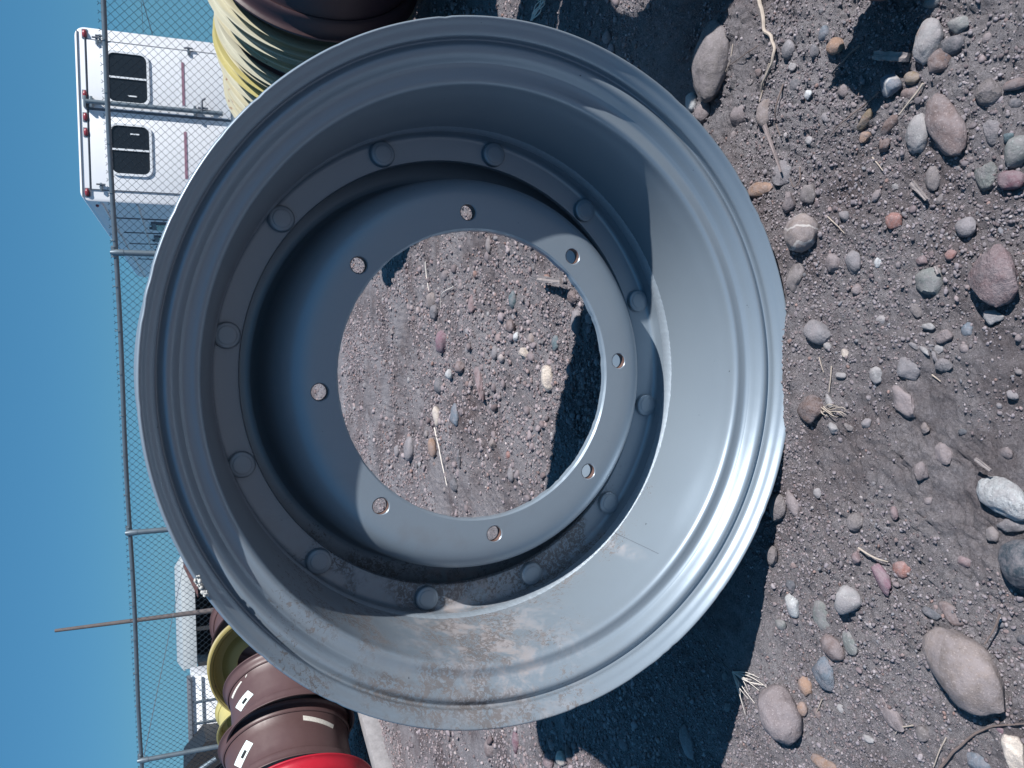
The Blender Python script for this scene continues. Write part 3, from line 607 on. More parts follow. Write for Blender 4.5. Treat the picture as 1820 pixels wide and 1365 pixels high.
twig('twig', t7([(562, 440), (525, 560), (528, 650), (548, 710)]), .0019, TWIGD, 'thin curved dark twig beside the flat wood sliver')
twig('twig', t7([(650, 870), (650, 940), (620, 975), (598, 930)]), .0014, TWIGD, 'thin hooked twig below the wood sliver')
twig('twig', t7([(975, 430), (955, 500)]), .0016, TWIGD, 'short thin twig above the long dark thin stick')
twig('twig', t7([(300, 230), (290, 300), (262, 380), (200, 520)]), .0013, TWIG, 'thin straw lying beside the taupe cobble', 'straw')
twig('twig', t7([(430, 240), (340, 300), (270, 350)]), .0013, TWIGD, 'thin dark twig between the taupe cobble and the root')
twig('twig', t7([(1030, 820), (1085, 890)]), .0015, TWIG, 'short pale straw under the cluster of dark brown stones', 'straw')
twig('twig', t7([(795, 1130), (885, 1215)]), .0013, TWIG, 'short pale straw right of the round pinkish tan cobble', 'straw')
twig('twig', t8([(1340, 780), (1385, 815)]), .0013, TWIG, 'tiny straw below the grey lump', 'straw')
twig('twig', t8([(815, 735), (802, 870)]), .0015, TWIG, 'pale thin straw standing above the dead grass tuft', 'straw')
twig('twig', t8([(750, 690), (775, 770)]), .0012, TWIG, 'faint straw below the smooth flat grey stone', 'straw')
twig('twig', t9([(1530, 640), (1500, 720), (1455, 785)]), .0022, TWIGD, 'thin dark stick lying on the biggest tan cobble edge', 'stick', .02)
twig('twig', t9([(1245, 1365), (1320, 1280), (1400, 1215), (1500, 1170), (1650, 1155)]), .0028, TWIGD, 'long curved brown twig at the lower right corner', 'twig')
twig('twig', t9([(862, 328), (930, 370), (1003, 395)]), .0022, TWIG, 'pale twig lying over the purple shard', 'stick', .01)
twig('twig', t9([(692, 1040), (655, 1130)]), .0013, TWIG, 'short straw right of the granite cobble', 'straw')
twig('twig', t9([(1120, 1165), (1060, 1175), (1035, 1205)]), .0016, TWIG, 'bent straw under the pale oval stone', 'straw')
twig('twig', t9([(1275, 1220), (1215, 1360)]), .0014, TWIG, 'thin straw left of the curved brown twig', 'straw')
twig('twig', t9([(130, 750), (170, 820), (268, 912)]), .0018, TWIGD, 'dead grass stalk crossing the rim shadow')
twig('twig', th_([(470, 985), (488, 1060), (505, 1150), (530, 1265)]), .004, STRAW, 'bleached straw low in the hub view', 'straw', .008)
twig('twig', th_([(425, 180), (432, 250), (442, 318)]), .0035, STRAW, 'straw high in the hub view', 'straw', .008)
twig('twig', th_([(560, 300), (505, 335), (500, 400)]), .0025, STRAW, 'thin hooked straw beside the pink tan stone in the hub view', 'straw', .008)
def tuft(ctr, strands, r, mat, label, name='dead_grass_tuft'):
    paths = []
    for st in strands:
        P = [gpt(x, y, .004+h) for x, y, h in st]; paths.append(smooth_prof([tuple(p) for p in P], k=5))
    o = tubes(name, paths, [[r*(1-.6*i/len(p)) for i in range(len(p))] for p in paths], mat); tag(o, label, 'grass tuft')
rt2 = random.Random(5); S = []
for tx, ty in [(330, 1112), (310, 1050), (345, 1040), (375, 1060), (395, 1000), (432, 985), (400, 970), (372, 925), (395, 940), (345, 1005), (360, 950), (300, 1010), (420, 975)]:
    mx, my = 270+(tx-270)*.5+rt2.uniform(-14, 14), 912+(ty-912)*.5+rt2.uniform(-14, 14)
    S.append([(*c9(270, 912), .004), (*c9(mx, my), rt2.uniform(.006, .016)), (*c9(tx, ty), .001)])
tuft(None, S, .0013, STRAW, 'bleached fan of dead grass at the edge of the rim shadow')
S = []
for tx, ty in [(890, 990), (820, 985), (850, 1000), (800, 1000), (860, 955), (830, 940), (895, 975), (880, 1000)]:
    S.append([(*c8(rt2.uniform(760, 800), rt2.uniform(940, 980)), .004), (*c8(tx-30, ty-10+rt2.uniform(-15, 15)), .01), (*c8(tx, ty), .001)])
tuft(None, S, .0013, TWIG, 'small tangle of dead grass beside the rough dark brown rock')
S = []
for k in range(7):
    S.append([(945+rt2.uniform(-2, 2), 36, .0), (952+rt2.uniform(-5, 8), 22, .02), (958+rt2.uniform(-8, 12), rt2.uniform(0, 12), .03), (955+rt2.uniform(-8, 16), rt2.uniform(-8, 4), .02)])
tuft(None, S, .0024, STRAW, 'curly dead weed behind the top edge of the silver rim', 'dead_weed')
def chip(name, p0, p1, wd, th, mat, label, ang=0, taper=.4, lift=.004):
    A, B = gpt(*p0), gpt(*p1); L = (B-A).length; d = (B-A).normalized(); sd = d.cross(Vector((0, 0, 1))).normalized(); u = sd.cross(d)
    bm_ = bmesh.new(); vs = []; n = 7; rr = random.Random(int(p0[0]))
    for i in range(n):
        t = i/(n-1); c = A.lerp(B, t)+Vector((0, 0, lift+th)); wv = wd*(1-taper*t)*(1+rr.uniform(-.15, .15))
        vs.append([bm_.verts.new(c+sd*a*wv/2+u*b*th/2*(1+rr.uniform(-.3, .3))) for a, b in ((-1, -1), (1, -1), (1, 1), (.3, 1.3), (-.3, .7), (-1, 1))])
    for i in range(n-1):
        for k in range(6): bm_.faces.new((vs[i][k], vs[i][(k+1) % 6], vs[i+1][(k+1) % 6], vs[i+1][k]))
    bm_.faces.new(vs[0][::-1]); bm_.faces.new(vs[-1]); bmesh.ops.recalc_face_normals(bm_, faces=bm_.faces)
    o = mk(name, bm_, mat); tag(o, label, 'wood chip'); return o
WCH = simple('weathered_wood', (.27, .24, .24), .9, 0, .4, 60, .7, .002)
WCH2 = simple('mauve_wood', (.24, .20, .20), .9, 0, .3, 60, .5, .002)
chip('wood_chip', c7(1075, 295), c7(1250, 305), .016, .010, WCH, 'thick weathered grey wood chunk at the edge of the round shadow', taper=.1, lift=.006)
chip('wood_sliver', c7(490, 655), c7(578, 900), .012, .003, WCH2, 'long flat tapering wood sliver over half buried stones', taper=.75, lift=.010)
chip('wood_chip', c7(1255, 955), c7(1335, 1045), .010, .006, WCH, 'split wood chip beside the drop shaped stone', taper=.5)
chip('wood_chip', c8(1620, 1215), c8(1700, 1275), .006, .004, WCH, 'pale splinter resting against the big white rock', taper=.3, lift=.02)
chip('wood_chip', c8(1375, 215), c8(1392, 255), .006, .004, WCH, 'tiny pale chip above the flat grey green stone', taper=.1)
chip('wood_chip', ch(1030, 262), ch(1140, 275), .022, .012, WCH, 'raised split chip with a black shadow at the upper right of the hub view', taper=.2, lift=.03)
# ------------------------------------------------------------------ the big silver rim
rimM = Matrix((E1, E2, EN)).transposed().to_4x4(); rimM.translation = CAM + cam2w(C_c) + E2*R
RIM = empty('tractor_wheel', mat=rimM)
tag(RIM, 'big silver blue tractor wheel rim standing upright in front with round head bolts', 'wheel rim')
def rp_(name, V, Fc, mat, sharp=38, parent=None):
    o = mk(name, np_mesh(name, V, Fc), mat, parent or RIM, sharp=sharp)
    if parent is None: o.location = (0, -R, 0)
    return o
inner = [(1.0, .012), (.9985, .003), (.994, -.001), (.987, .004), (.978, .016), (.967, .026), (.9590, .037), (.9572, .045), (.9586, .054), (.9578, .064), (.9530, .0665),
         (.946, .0615), (.938, .0560), (.929, .0555), (.920, .062), (.9115, .075), (.906, .086), (.9018, .0935), (.8985, .097), (.890, .1045), (.876, .1065), (.864, .1065), (.856, .1105), (.849, .122), (.843, .150), (.832, .20), (.815, .30), (.803, .38), (.797, .44),
         (.797, .47)]
inn = smooth_prof(inner, k=4)
outr = smooth_prof([(.80, .80), (.86, .82), (.90, .83), (.94, .845), (.965, .87), (.975, .90), (.965, .925)], k=3)
back_in = [(.80, .56), (.81, .64), (.84, .78), (.88, .80)]
ZS = lambda L: [(r, z if z < .55 else .55+(z-.55)*1.55) for r, z in L]
barrel_prof = ZS(inn+[(.795, .50)]+smooth_prof([(.80, .60), (.815, .68), (.845, .74), (.872, .762), (.895, .768), (.93, .775), (.955, .80), (.975, .835), (.996, .862)], k=3))
outside = ZS(smooth_prof([(.999, .852), (.985, .823), (.968, .79), (.945, .757), (.905, .748), (.875, .744), (.857, .73), (.832, .67), (.818, .60), (.812, .5), (.817, .38), (.833, .28), (.85, .2), (.862, .14), (.872, .125), (.90, .122), (.93, .112), (.962, .105), (.975, .09), (.978, .06), (.988, .036), (1.001, .018)], k=2))
rj = np.zeros((1, 320))
bp = np.array(barrel_prof+outside[:-1])*R
V, Fc = lathe(bp, 320)
# notches and nicks along the outer lip
V = V.reshape(len(bp), 320, 3); ths = np.linspace(0, 2*PI, 320, endpoint=False)
for k in range(26):
    i0 = rngn.integers(0, 320); dr = rngn.uniform(.0006, .0022); wdt = rngn.integers(1, 3)
    for j in range(wdt):
        c = (i0+j) % 320; m_ = (bp[:, 1] < .02*R) & (bp[:, 0] > .985*R); V[m_, c, :2] *= (1-dr); V[m_, c, 2] += dr*R*.6
V = V.reshape(-1, 3); rp_('barrel', V, Fc, SILVER, 30)
# mounting flange ring that carries the bolts
fl = [(.807, .458), (.797, .462), (.797, .478), (.795, .490), (.788, .4965), (.780, .498), (.722, .498), (.715, .500), (.712, .505), (.712, .515), (.716, .519), (.807, .519)]
V, Fc = lathe(np.array(fl)*R, 256); rp_('mounting_flange', V, Fc, SILVER, 40)
# weld bead
WELD = simple('weld_bead', (.40, .47, .54), .36, .4, .12, 160, .5, .002)
wb = []
th = np.linspace(0, 2*PI, 720, endpoint=False); sec = np.linspace(0, 2*PI, 10, endpoint=False)
lump = .0062*(1+.035*np.sin(th*260)+.07*np.array([mnoise.noise(Vector((math.cos(t)*40, math.sin(t)*40, 0))) for t in th]))
Vw = np.zeros((10, 720, 3)); rc = .803*R; zc = .428*R
for i, s_ in enumerate(sec):
    r_ = rc+np.cos(s_)*lump*.9; Vw[i, :, 0] = r_*np.cos(th); Vw[i, :, 1] = r_*np.sin(th); Vw[i, :, 2] = zc+np.sin(s_)*lump*2.9
ix = np.arange(7200).reshape(10, 720); A = ix; B = np.roll(ix, -1, 0)
rp_('weld_bead', Vw.reshape(-1, 3), np.stack([A, B, np.roll(B, -1, 1), np.roll(A, -1, 1)], -1).reshape(-1, 4), WELD, 60)
# centre disc: dished, hub hole flame-cut, eight bolt holes bored through
front = smooth_prof([(.463, .3065), (.50, .3065), (.54, .308), (.572, .314), (.598, .328), (.618, .352), (.630, .385), (.638, .43), (.643, .50), (.648, .56), (.66, .605), (.685, .620), (.805, .622)], k=4)
rear = smooth_prof([(.805, .645), (.67, .645), (.635, .625), (.622, .56), (.616, .49), (.608, .43), (.60, .38), (.588, .352), (.565, .340), (.52, .336), (.463, .335)], k=3)
dp = np.array([(.457, .312)]+front+rear+[(.456, .330)])*R
jit = np.zeros((len(dp), 256)); jr = np.array([mnoise.noise(Vector((math.cos(t)*9, math.sin(t)*9, 3)))*.0014+mnoise.noise(Vector((math.cos(t)*45, math.sin(t)*45, 3)))*.0011 for t in np.linspace(0, 2*PI, 256, endpoint=False)])
jit[0] = jr*1.0; jit[-1] = jr*1.6
V, Fc = lathe(dp, 256, jit=jit)
def rim_ang(x, y, zr):
    d = ray(x, y); c = CAM+cam2w(C_c)+EN*(zr*R); t = (c-CAM).dot(EN)/d.dot(EN); q = CAM+d*t-c; return math.atan2(q.dot(E2), q.dot(E1))
ab = rim_ang(831, 377, .312)
cb = bmesh.new()
for k in range(8):
    a = ab+k*PI/4; m4 = Matrix.Translation((math.cos(a)*.513*R, math.sin(a)*.513*R, .32*R))
    bmesh.ops.create_cone(cb, cap_ends=True, segments=40, radius1=.0245*R, radius2=.0245*R, depth=.2*R, matrix=m4)
    m4 = Matrix.Translation((math.cos(a)*.513*R, math.sin(a)*.513*R, .3065*R))
    bmesh.ops.create_cone(cb, cap_ends=True, segments=40, radius1=.034*R, radius2=.022*R, depth=.014*R, matrix=m4)
bmesh.ops.recalc_face_normals(cb, faces=cb.faces)
cut = mk('cutter', cb)
disc0 = mk('disc_raw', np_mesh('disc_raw', V, Fc), SILVER)
bt = bmesh.new(); bt.from_mesh(disc0.data); bmesh.ops.recalc_face_normals(bt, faces=bt.faces); bt.to_mesh(disc0.data); bt.free()
md = disc0.modifiers.new('b', 'BOOLEAN'); md.object = cut; md.operation = 'DIFFERENCE'; md.solver = 'EXACT'; md.use_self = True
dg = bpy.context.evaluated_depsgraph_get(); me = bpy.data.meshes.new_from_object(disc0.evaluated_get(dg)); me.name = 'centre_disc'
bpy.data.objects.remove(disc0); bpy.data.objects.remove(cut)
me.materials.clear(); disc = mk('centre_disc', me, SILVER, RIM, sharp=32); disc.location = (0, -R, 0)
# paint ring remnants and rust: bolt-hole rims
def hole_rust():
    for k in range(8):
        a = ab+k*PI/4; Vr, Fr = lathe([(.0242*R, .3095*R), (.0247*R, .3095*R), (.0247*R, .334*R), (.0242*R, .334*R)], 40)
        Vr = Vr+np.array([math.cos(a)*.513*R, math.sin(a)*.513*R, 0]); rp_('bolt_hole_lining', Vr, Fr, RUSTY, 40)
hole_rust()
# round-headed bolts
ar = rim_ang(880, 275, .475)
hb = smooth_prof([(.0, -.022), (.02, -.022), (.028, -.021), (.0285, -.0195), (.0330, -.0190), (.0385, -.0165), (.0405, -.011), (.041, .0)], k=3)
for k in range(12):
    a = ar+k*PI/6; V, Fc = lathe(np.array([(max(r, 1e-4), z) for r, z in hb])*R, 40, closed=False)
    b0 = mk('bolt_head', np_mesh('bolt_head', V, Fc), SILVER, RIM, sharp=40); b0.location = (math.cos(a)*.757*R, math.sin(a)*.757*R-R, .4985*R)
# dried white droppings on the upper left edge
dr_ = bmesh.new(); rr = random.Random(3)
for k in range(18):
    a = rim_ang(350+k*1.3, 1024+k*1.8, 0)
    r_ = R*(.994+rr.uniform(-.008, .007)); m4 = Matrix.Translation((math.cos(a)*r_, math.sin(a)*r_-0, rr.uniform(-.006, .002)))@Matrix.Diagonal((rr.uniform(.5, 1.3), rr.uniform(.5, 1.3), rr.uniform(.4, 1.2), 1))
    bmesh.ops.create_icosphere(dr_, subdivisions=2, radius=rr.uniform(.0016, .0038), matrix=m4)
o = mk('dried_dropping', dr_, simple('chalky_white', (.50, .50, .48), .9, 0, .2, 60, .4), RIM, smooth=True); o.location = (0, -R, 0)
# hanging seam on the barrel: rolled plate weld line
sm = []
a = rim_ang(1150, 990, .3)
for z_, r_ in ((.40, .797), (.33, .809), (.27, .819), (.21, .829), (.17, .837)):
    sm.append((math.cos(a)*r_*R, math.sin(a)*r_*R, z_*R))
o = tube('seam_line', sm, .0006, GREYM, RIM, 5); o.location = (0, -R, 0)
# ------------------------------------------------------------------ other rims
def basis(axis, tilt=0):
    a = axis.normalized(); up = Vector((0, 0, 1)); s = a.cross(up).normalized(); d = s.cross(a).normalized()
    return Matrix((s, d, a)).transposed()
def rim_other(loc_c, axis, rad, wid, mat, label, disc_mat=None, disc_at=.6, group=None, name='tractor_wheel', seg=96, thick=.012, open_=False):
    """loc_c: centre of the near flange circle; local +Z runs along axis to the far flange; Empty stands under it"""
    m3 = basis(axis); m4 = m3.to_4x4(); m4.translation = loc_c - Vector((0, 0, rad)); e = empty(name, mat=m4); tag(e, label, 'wheel rim', group)
    off = m3.inverted() @ Vector((0, 0, rad)); w = wid; t = thick
    outp = [(1, 0), (1, .02), (.975, .035), (.955, .07), (.95, .16), (.93, .19), (.905, .21), (.90, .5), (.905, .79), (.93, .81), (.95, .84), (.955, .93), (.975, .965), (1, .98), (1, 1)]
    o_ = [(r*rad, z*w) for r, z in outp]; i_ = [((r*rad-t), z*w) for r, z in outp][::-1]
    V, Fc = lathe(smooth_prof(o_, k=2)+smooth_prof(i_, k=2), seg); o = mk('barrel', np_mesh('barrel', V, Fc), mat, e, sharp=35); o.location = off
    dpf = [(.40*rad, disc_at*w-.02), (.55*rad, disc_at*w-.02), (.62*rad, disc_at*w), (.70*rad, disc_at*w+.03), (.895*rad, disc_at*w+.03), (.895*rad, disc_at*w+.042), (.69*rad, disc_at*w+.042), (.60*rad, disc_at*w+.012), (.55*rad, disc_at*w-.006), (.40*rad, disc_at*w-.006)]
    V, Fc = lathe(dpf, seg); o = mk('centre_disc', np_mesh('centre_disc', V, Fc), disc_mat or mat, e, sharp=35); o.location = off
    return e, off
def dirv(azdeg): a = math.radians(azdeg); return Vector((math.sin(a), math.cos(a), 0))
def patch_on_barrel(e, off, rad, r_frac, w0, w1, a0, a1, mat, name, th=.0015, slant=0, n=10):
    Vv = []; Ff = []
    for i in range(n+1):
        a = a0+(a1-a0)*i/n
        for wz in (w0, w1):
            wz2 = wz+slant*(i/n); Vv.append((math.cos(a)*(rad*r_frac+th), math.sin(a)*(rad*r_frac+th), wz2))
        for wz in (w0, w1):
            wz2 = wz+slant*(i/n); Vv.append((math.cos(a)*(rad*r_frac-.004), math.sin(a)*(rad*r_frac-.004), wz2))
    for i in range(n):
        b = i*4; c = b+4; Ff += [(b, b+1, c+1, c), (b+2, c+2, c+3, b+3), (b, c, c+2, b+2), (b+1, b+3, c+3, c+1)]
    Ff += [(0, 2, 3, 1), (n*4, n*4+1, n*4+3, n*4+2)]
    me = bpy.data.meshes.new(name); me.from_pydata(Vv, [], Ff); me.update(); o = mk(name, me, mat, e); o.location = off; return o
# left row: red, two brown with stickers, and more behind --------------
SUP = .11                                    # height of the timbers
def place_row(px, py, rad, depth): return at_d(px, py, depth)
axL = dirv(22)
def rim_from_far(far_c, axis, rad, wid, *a, **k): return rim_other(far_c-axis*wid, axis, rad, wid, *a, **k)
def solve_circle(cx, cy, semi, sup=SUP):
    """centre and radius of a rim standing on the timbers whose outline has this centre and half height in the photo"""
    best = None
    for z in np.arange(2.5, 9, .01):
        c = at_d(cx, cy, z); r_ = c.z-sup; t = c+Vector((0, 0, r_)); v = t-CAM; px_ = 910+F*v.dot(dn)/v.dot(fw)
        e = abs((cx-px_)-semi)
        if r_ > .1 and (best is None or e < best[0]): best = (e, c, r_)
    return best[1], best[2]
B1, R1 = solve_circle(509, 1312, 122); B2, R2 = solve_circle(507, 1212, 111); B0 = at_d(536, 1416, 5.0); R0 = .445; B0.z = max(B0.z, SUP+R0-.03)
axL = (B2-B1); axL.z = 0; sepL = axL.length; axL = dirv(36); LRAD = R1
print('left row', [round(q, 2) for q in (R0, R1, R2, sepL, math.degrees(math.atan2(axL.x, axL.y)), B1.y, B0.y, (B1-B0).length)])
wL = .42
e1_, off1 = rim_from_far(B1, axL, R1, wL, BROWN, 'brown wheel rim with white sticker behind the red one in the left row', None, .4, None)
e2_, off2 = rim_from_far(B2, axL, R2, .42, BROWN, 'brown wheel rim with a chalk cross, farther of the two with stickers', None, .4, None)
e0_, off0 = rim_from_far(B0, axL, R0, wL, RED, 'bright red wheel rim at the lower left corner', None, .4, None)
B3 = at_d(462, 1184, 7.4); e3_, _ = rim_other(B3, dirv(-12), .44, .40, OLIVE, 'olive wheel rim open toward us behind the brown rims', YELL, .8, None)
B4 = at_d(452, 1300, 7.6); rim_other(B4, dirv(25), .33, .3, YELL, 'bright yellow wheel rim peeping over the brown rims', None, .5, None)
B5 = at_d(470, 1140, 8.5); rim_other(B5, dirv(20), .52, .4, BROWN, 'brown wheel rim behind the olive one, touching the silver rim in view', None, .5, None)
def ang_for(e, px, py, rad, off_, wid_mid):
    """angle on the barrel where the camera ray meets the cylinder"""
    mi = e.matrix_world.inverted() if False else None
# stickers and chalk on the brown barrels
def hit(e, off, rad, px, py):
    m = e.matrix_basis.copy(); inv = m.inverted(); o_ = inv @ CAM - Vector(off); d = (inv.to_3x3() @ ray(px, py))
    A = d.x**2+d.y**2; Bq = 2*(o_.x*d.x+o_.y*d.y); Cq = o_.x**2+o_.y**2-rad**2; D = Bq*Bq-4*A*Cq
    if D < 0: return None
    t = (-Bq-math.sqrt(D))/(2*A); q = o_+d*t; return math.atan2(q.y, q.x), q.z
def decal(e, off, rad, quad, mat, name, n=8):
    """quad of photo pixels wrapped on the barrel's well"""
    rr_ = rad*.903; P = [hit(e, off, rr_, *q) for q in quad]
    if any(p is None for p in P): print('decal miss', name, quad); return None
    Vv = []; Ff = []
    for i in range(n+1):
        t = i/n
        for (a0, z0), (a1, z1) in ((P[0], P[1]), (P[3], P[2])):
            a = a0+(a1-a0)*t; z = z0+(z1-z0)*t
            for rq in (rr_+.0025, rr_-.004): Vv.append((math.cos(a)*rq, math.sin(a)*rq, z))
    for i in range(n):
        b = i*4; c = b+4; Ff += [(b, c, c+2, b+2), (b+1, b+3, c+3, c+1), (b, b+1, c+1, c), (b+2, c+2, c+3, b+3)]
    Ff += [(0, 2, 3, 1), (n*4, n*4+1, n*4+3, n*4+2)]
    me = bpy.data.meshes.new(name); me.from_pydata(Vv, [], Ff); me.update(); o = mk(name, me, mat, e); o.location = off; return o
cr4 = lambda a, b: (200+a/3.64, 1000+b/3.64)
def stick(e, off, rad, top, bot, wpx, sq=True):
    (x0, y0), (x1, y1) = top, bot; dx, dy = x1-x0, y1-y0; L = math.hypot(dx, dy); nx_, ny_ = -dy/L*wpx/2, dx/L*wpx/2
    s_ = decal(e, off, rad, [(x0-nx_, y0-ny_), (x1-nx_, y1-ny_), (x1+nx_, y1+ny_), (x0+nx_, y0+ny_)], PAPER, 'sticker')
    if s_ and sq:
        mx, my = (x0+x1)/2, (y0+y1)/2; k = .16; q = [(mx-dx*k-nx_*.35, my-dy*k-ny_*.35), (mx+dx*k-nx_*.35, my+dy*k-ny_*.35), (mx+dx*k+nx_*.35, my+dy*k+ny_*.35), (mx-dx*k+nx_*.35, my-dy*k+ny_*.35)]
        m_ = decal(e, off, rad+.0025, q, BLACK, 'printed_square')
stick(e1_, off1, LRAD, cr4(890, 1160), cr4(810, 1320), 13)
stick(e2_, off2, R2, cr4(895, 840), cr4(815, 950), 12)
decal(e1_, off1, LRAD, [cr4(1232, 990), cr4(1430, 1050), cr4(1425, 1072), cr4(1235, 1020)], CHALK, 'tape_strip')
decal(e2_, off2, R2, [cr4(840, 770), cr4(780, 880), cr4(772, 872), cr4(832, 768)], CHALK, 'chalk_stroke')
decal(e2_, off2, R2, [cr4(930, 630), cr4(862, 745), cr4(859, 742), cr4(926, 628)], CHALK, 'chalk_stroke')
decal(e2_, off2, R2, [cr4(940, 660), cr4(872, 684), cr4(871, 688), cr4(940, 666)], CHALK, 'chalk_stroke')
hv = hit(e1_, off1, LRAD*.905, *cr4(980, 957))
if hv:
    vb = bmesh.new(); a_, z_ = hv; c_ = Vector((math.cos(a_)*LRAD*.905, math.sin(a_)*LRAD*.905, z_)); nn = Vector((math.cos(a_), math.sin(a_), 0))
    rm = nn.to_track_quat('Z', 'Y').to_matrix().to_4x4()
    bmesh.ops.create_cone(vb, cap_ends=True, segments=20, radius1=.014, radius2=.011, depth=.016, matrix=Matrix.Translation(c_)@rm)
    bmesh.ops.create_cone(vb, cap_ends=True, segments=16, radius1=.006, radius2=.005, depth=.03, matrix=Matrix.Translation(c_)@rm)
    o = mk('valve_stud', vb, GREYM, e1_, sharp=40); o.location = off1
# timbers under the rows
def beam(p0, p1, wd, ht, mat, label):
    A, B = Vector(p0), Vector(p1); d = (B-A); L = d.length; m = Vector((0, 0, 1)).cross(d.normalized())
    rot = Matrix((d.normalized(), m, Vector((0, 0, 1)))).transposed(); b = bmesh.new(); addbox(b, (0, 0, 0), (L, wd, ht), .006)
    bmesh.ops.subdivide_edges(b, edges=[e for e in b.edges if abs((e.verts[0].co-e.verts[1].co).x) > L*.5], cuts=14)
    for v in b.verts: v.co += Vector((0, mnoise.noise(v.co*2)*.006, mnoise.noise(v.co*2+Vector((3, 3, 3)))*.004))
    o = mk('timber', b, mat, None, sharp=30); o.matrix_world = Matrix.Translation((A+B)/2)@rot.to_4x4(); tag(o, label, 'timber'); return o
bl0 = at_z(641, 1276, SUP); bl1 = at_z(664, 1365, SUP); bl0.z = bl1.z = SUP/2; dL = (bl1-bl0).normalized()
beam(bl0-dL*1.0, bl1+dL*.9, .10, SUP, TIMBER, 'weathered grey timber under the left row of rims')
# right row ------------------------------------------------------------
axR = dirv(-25)
NR, RR = solve_circle(560, -64, 200)
print('right', round(RR, 2), NR[:])
er, offr = rim_from_far(NR, axR, RR, .46, BROWND, 'dark brown wheel rim with a pale scrape in shade at the top right', None, .4, None)
r2, _o2 = rim_from_far(NR-axR*.52, axR, RR, .46, BROWND, 'dark brown wheel rim nearest of the right row, cut by the picture edge', None, .4, None)
r3, _o3 = rim_from_far(NR-axR*1.05+Vector((-.42, -.06, 0)), axR, RR, .46, BROWND, 'dark brown wheel rim added outside the frame to shade ground beside the right row', None, .4, None)  # unseen rim added to extend the right row's shadow on the ground
decal(er, offr, RR, [(497, 46), (576, 53), (576, 59), (498, 51)], CHALK, 'chalk_stroke')
cols = [(CREAM, 'cream'), (CREAM2, 'pale cream'), (CREAM, 'dusty cream'), (BROWN, 'brown scraped'), (CREAM2, 'grey cream'), (CREAM, 'worn cream'), (YELL, 'yellow'), (CREAM2, 'off white'), (CREAM, 'light cream'), (CREAM2, 'chalky cream'), (CREAM, 'sun bleached cream'), (CREAM2, 'faded cream')]
ordn = ['first', 'second', 'third', 'fourth', 'fifth', 'sixth', 'seventh', 'eighth', 'ninth', 'tenth', 'eleventh', 'twelfth', 'thirteenth']
rr = random.Random(8); dpos = .06
for i, (m_, cn) in enumerate(cols):
    rad = RR-.004-.005*i+rr.uniform(-.006, .006)-(.022 if m_ is BROWN else 0); ax = (axR+Vector((rr.uniform(-.045, .045), rr.uniform(-.03, .03), rr.uniform(-.02, .02)))).normalized()
    c_ = NR+axR*dpos; c_.z = SUP+rad+rr.uniform(0, .01)
    rim_other(c_, ax, rad, .055, m_, 'thin %s wheel ring, %s behind the dark brown rim in the right stack' % (cn, ordn[i]), None, .5, None, 'wheel_ring', 96, .010)
    dpos += rr.uniform(.055, .075)
# timbers
tb0 = at_z(668, 40, SUP/2); tb1 = at_z(745, -10, SUP/2)
beam(at_z(668, 45, SUP/2)+axR*1.0+Vector((.1, 0, 0)), at_z(735, -40, SUP/2)-axR*.4, .11, SUP, TIMBER, 'weathered timber under the right row of rims')
# rims outside the frame on the right that throw the shadows seen on the ground
def shadow_caster(px, py, rad, up, lab, axis, mat, wid=.35):
    p = at_z(px, py, 0); k = up/-sun_travel.z; c = p - sun_travel*k; rim_other(Vector((c.x, c.y, rad))-axis*wid, axis, rad, wid, mat, lab, None, .5, None)
shadow_caster(1120, 15, .50, .50, 'brown wheel rim standing outside the frame to the right of the silver rim', dirv(-62), BROWN)
shadow_caster(1555, -10, .13, .13, 'small brown wheel rim added outside the frame to throw the round shadow', dirv(40), BROWN, .14)  # stand-in for an unknown unseen object, added for its rounded shadow
# ------------------------------------------------------------------ chain-link fence
fA = at_d(185, 100, 6.9); HF = fA.z; fB = at_z(247, 1300, HF)
fd = (fB-fA); fd.z = 0; flen = fd.length; fd.normalize()
fn = Vector((-fd.y, fd.x, 0))
pitch = .068
s_start, s_end = -1.6, flen+2.6
fence = empty('chain_link_fence', Vector((fA.x, fA.y, 0))+fd*s_start); tag(fence, 'galvanized chain link fence running across behind the stacked rims', 'fence')
fo = Vector(fence.location)
ZG = .05; hstep = pitch/2*1.05; nw = int((s_end-s_start)/(pitch/1.0)); nh = int((HF+.035-ZG)/hstep)
VV = []; FF = []; wr = .0027; rg = random.Random(2)
tri_ = np.array([(1, 0), (-.5, .87), (-.5, -.87)])*wr
for i in range(nw):
    for sgn in (1, -1) if False else (1,):
        s0 = i*pitch; base_i = len(VV)
        for j in range(nh+1):
            z = ZG+j*hstep; s = s0+(pitch*.52 if (j % 2) else -pitch*.02)+.003*math.sin(z*3+i*.2); yo = (.004 if j % 2 else -.004)+.008*math.sin(i*.13+z*2)
            for a, b in tri_:
                p = fd*(s+a)+fn*(yo+b)+Vector((0, 0, z)); VV.append(tuple(p))
        for j in range(nh):
            b = base_i+j*3
            for q in range(3): FF.append((b+q, b+(q+1) % 3, b+3+(q+1) % 3, b+3+q))
        # the mirrored wire that closes the diamonds
        base_i = len(VV)
        for j in range(nh+1):
            z = ZG+j*hstep; s = s0+(pitch*.48 if (j % 2) else pitch*1.02)+.003*math.sin(z*3+i*.2); yo = (-.004 if j % 2 else .004)+.008*math.sin(i*.13+z*2)
            for a, b in tri_: VV.append(tuple(fd*(s+a)+fn*(yo+b)+Vector((0, 0, z))))
        for j in range(nh):
            b = base_i+j*3
            for q in range(3): FF.append((b+q, b+(q+1) % 3, b+3+(q+1) % 3, b+3+q))
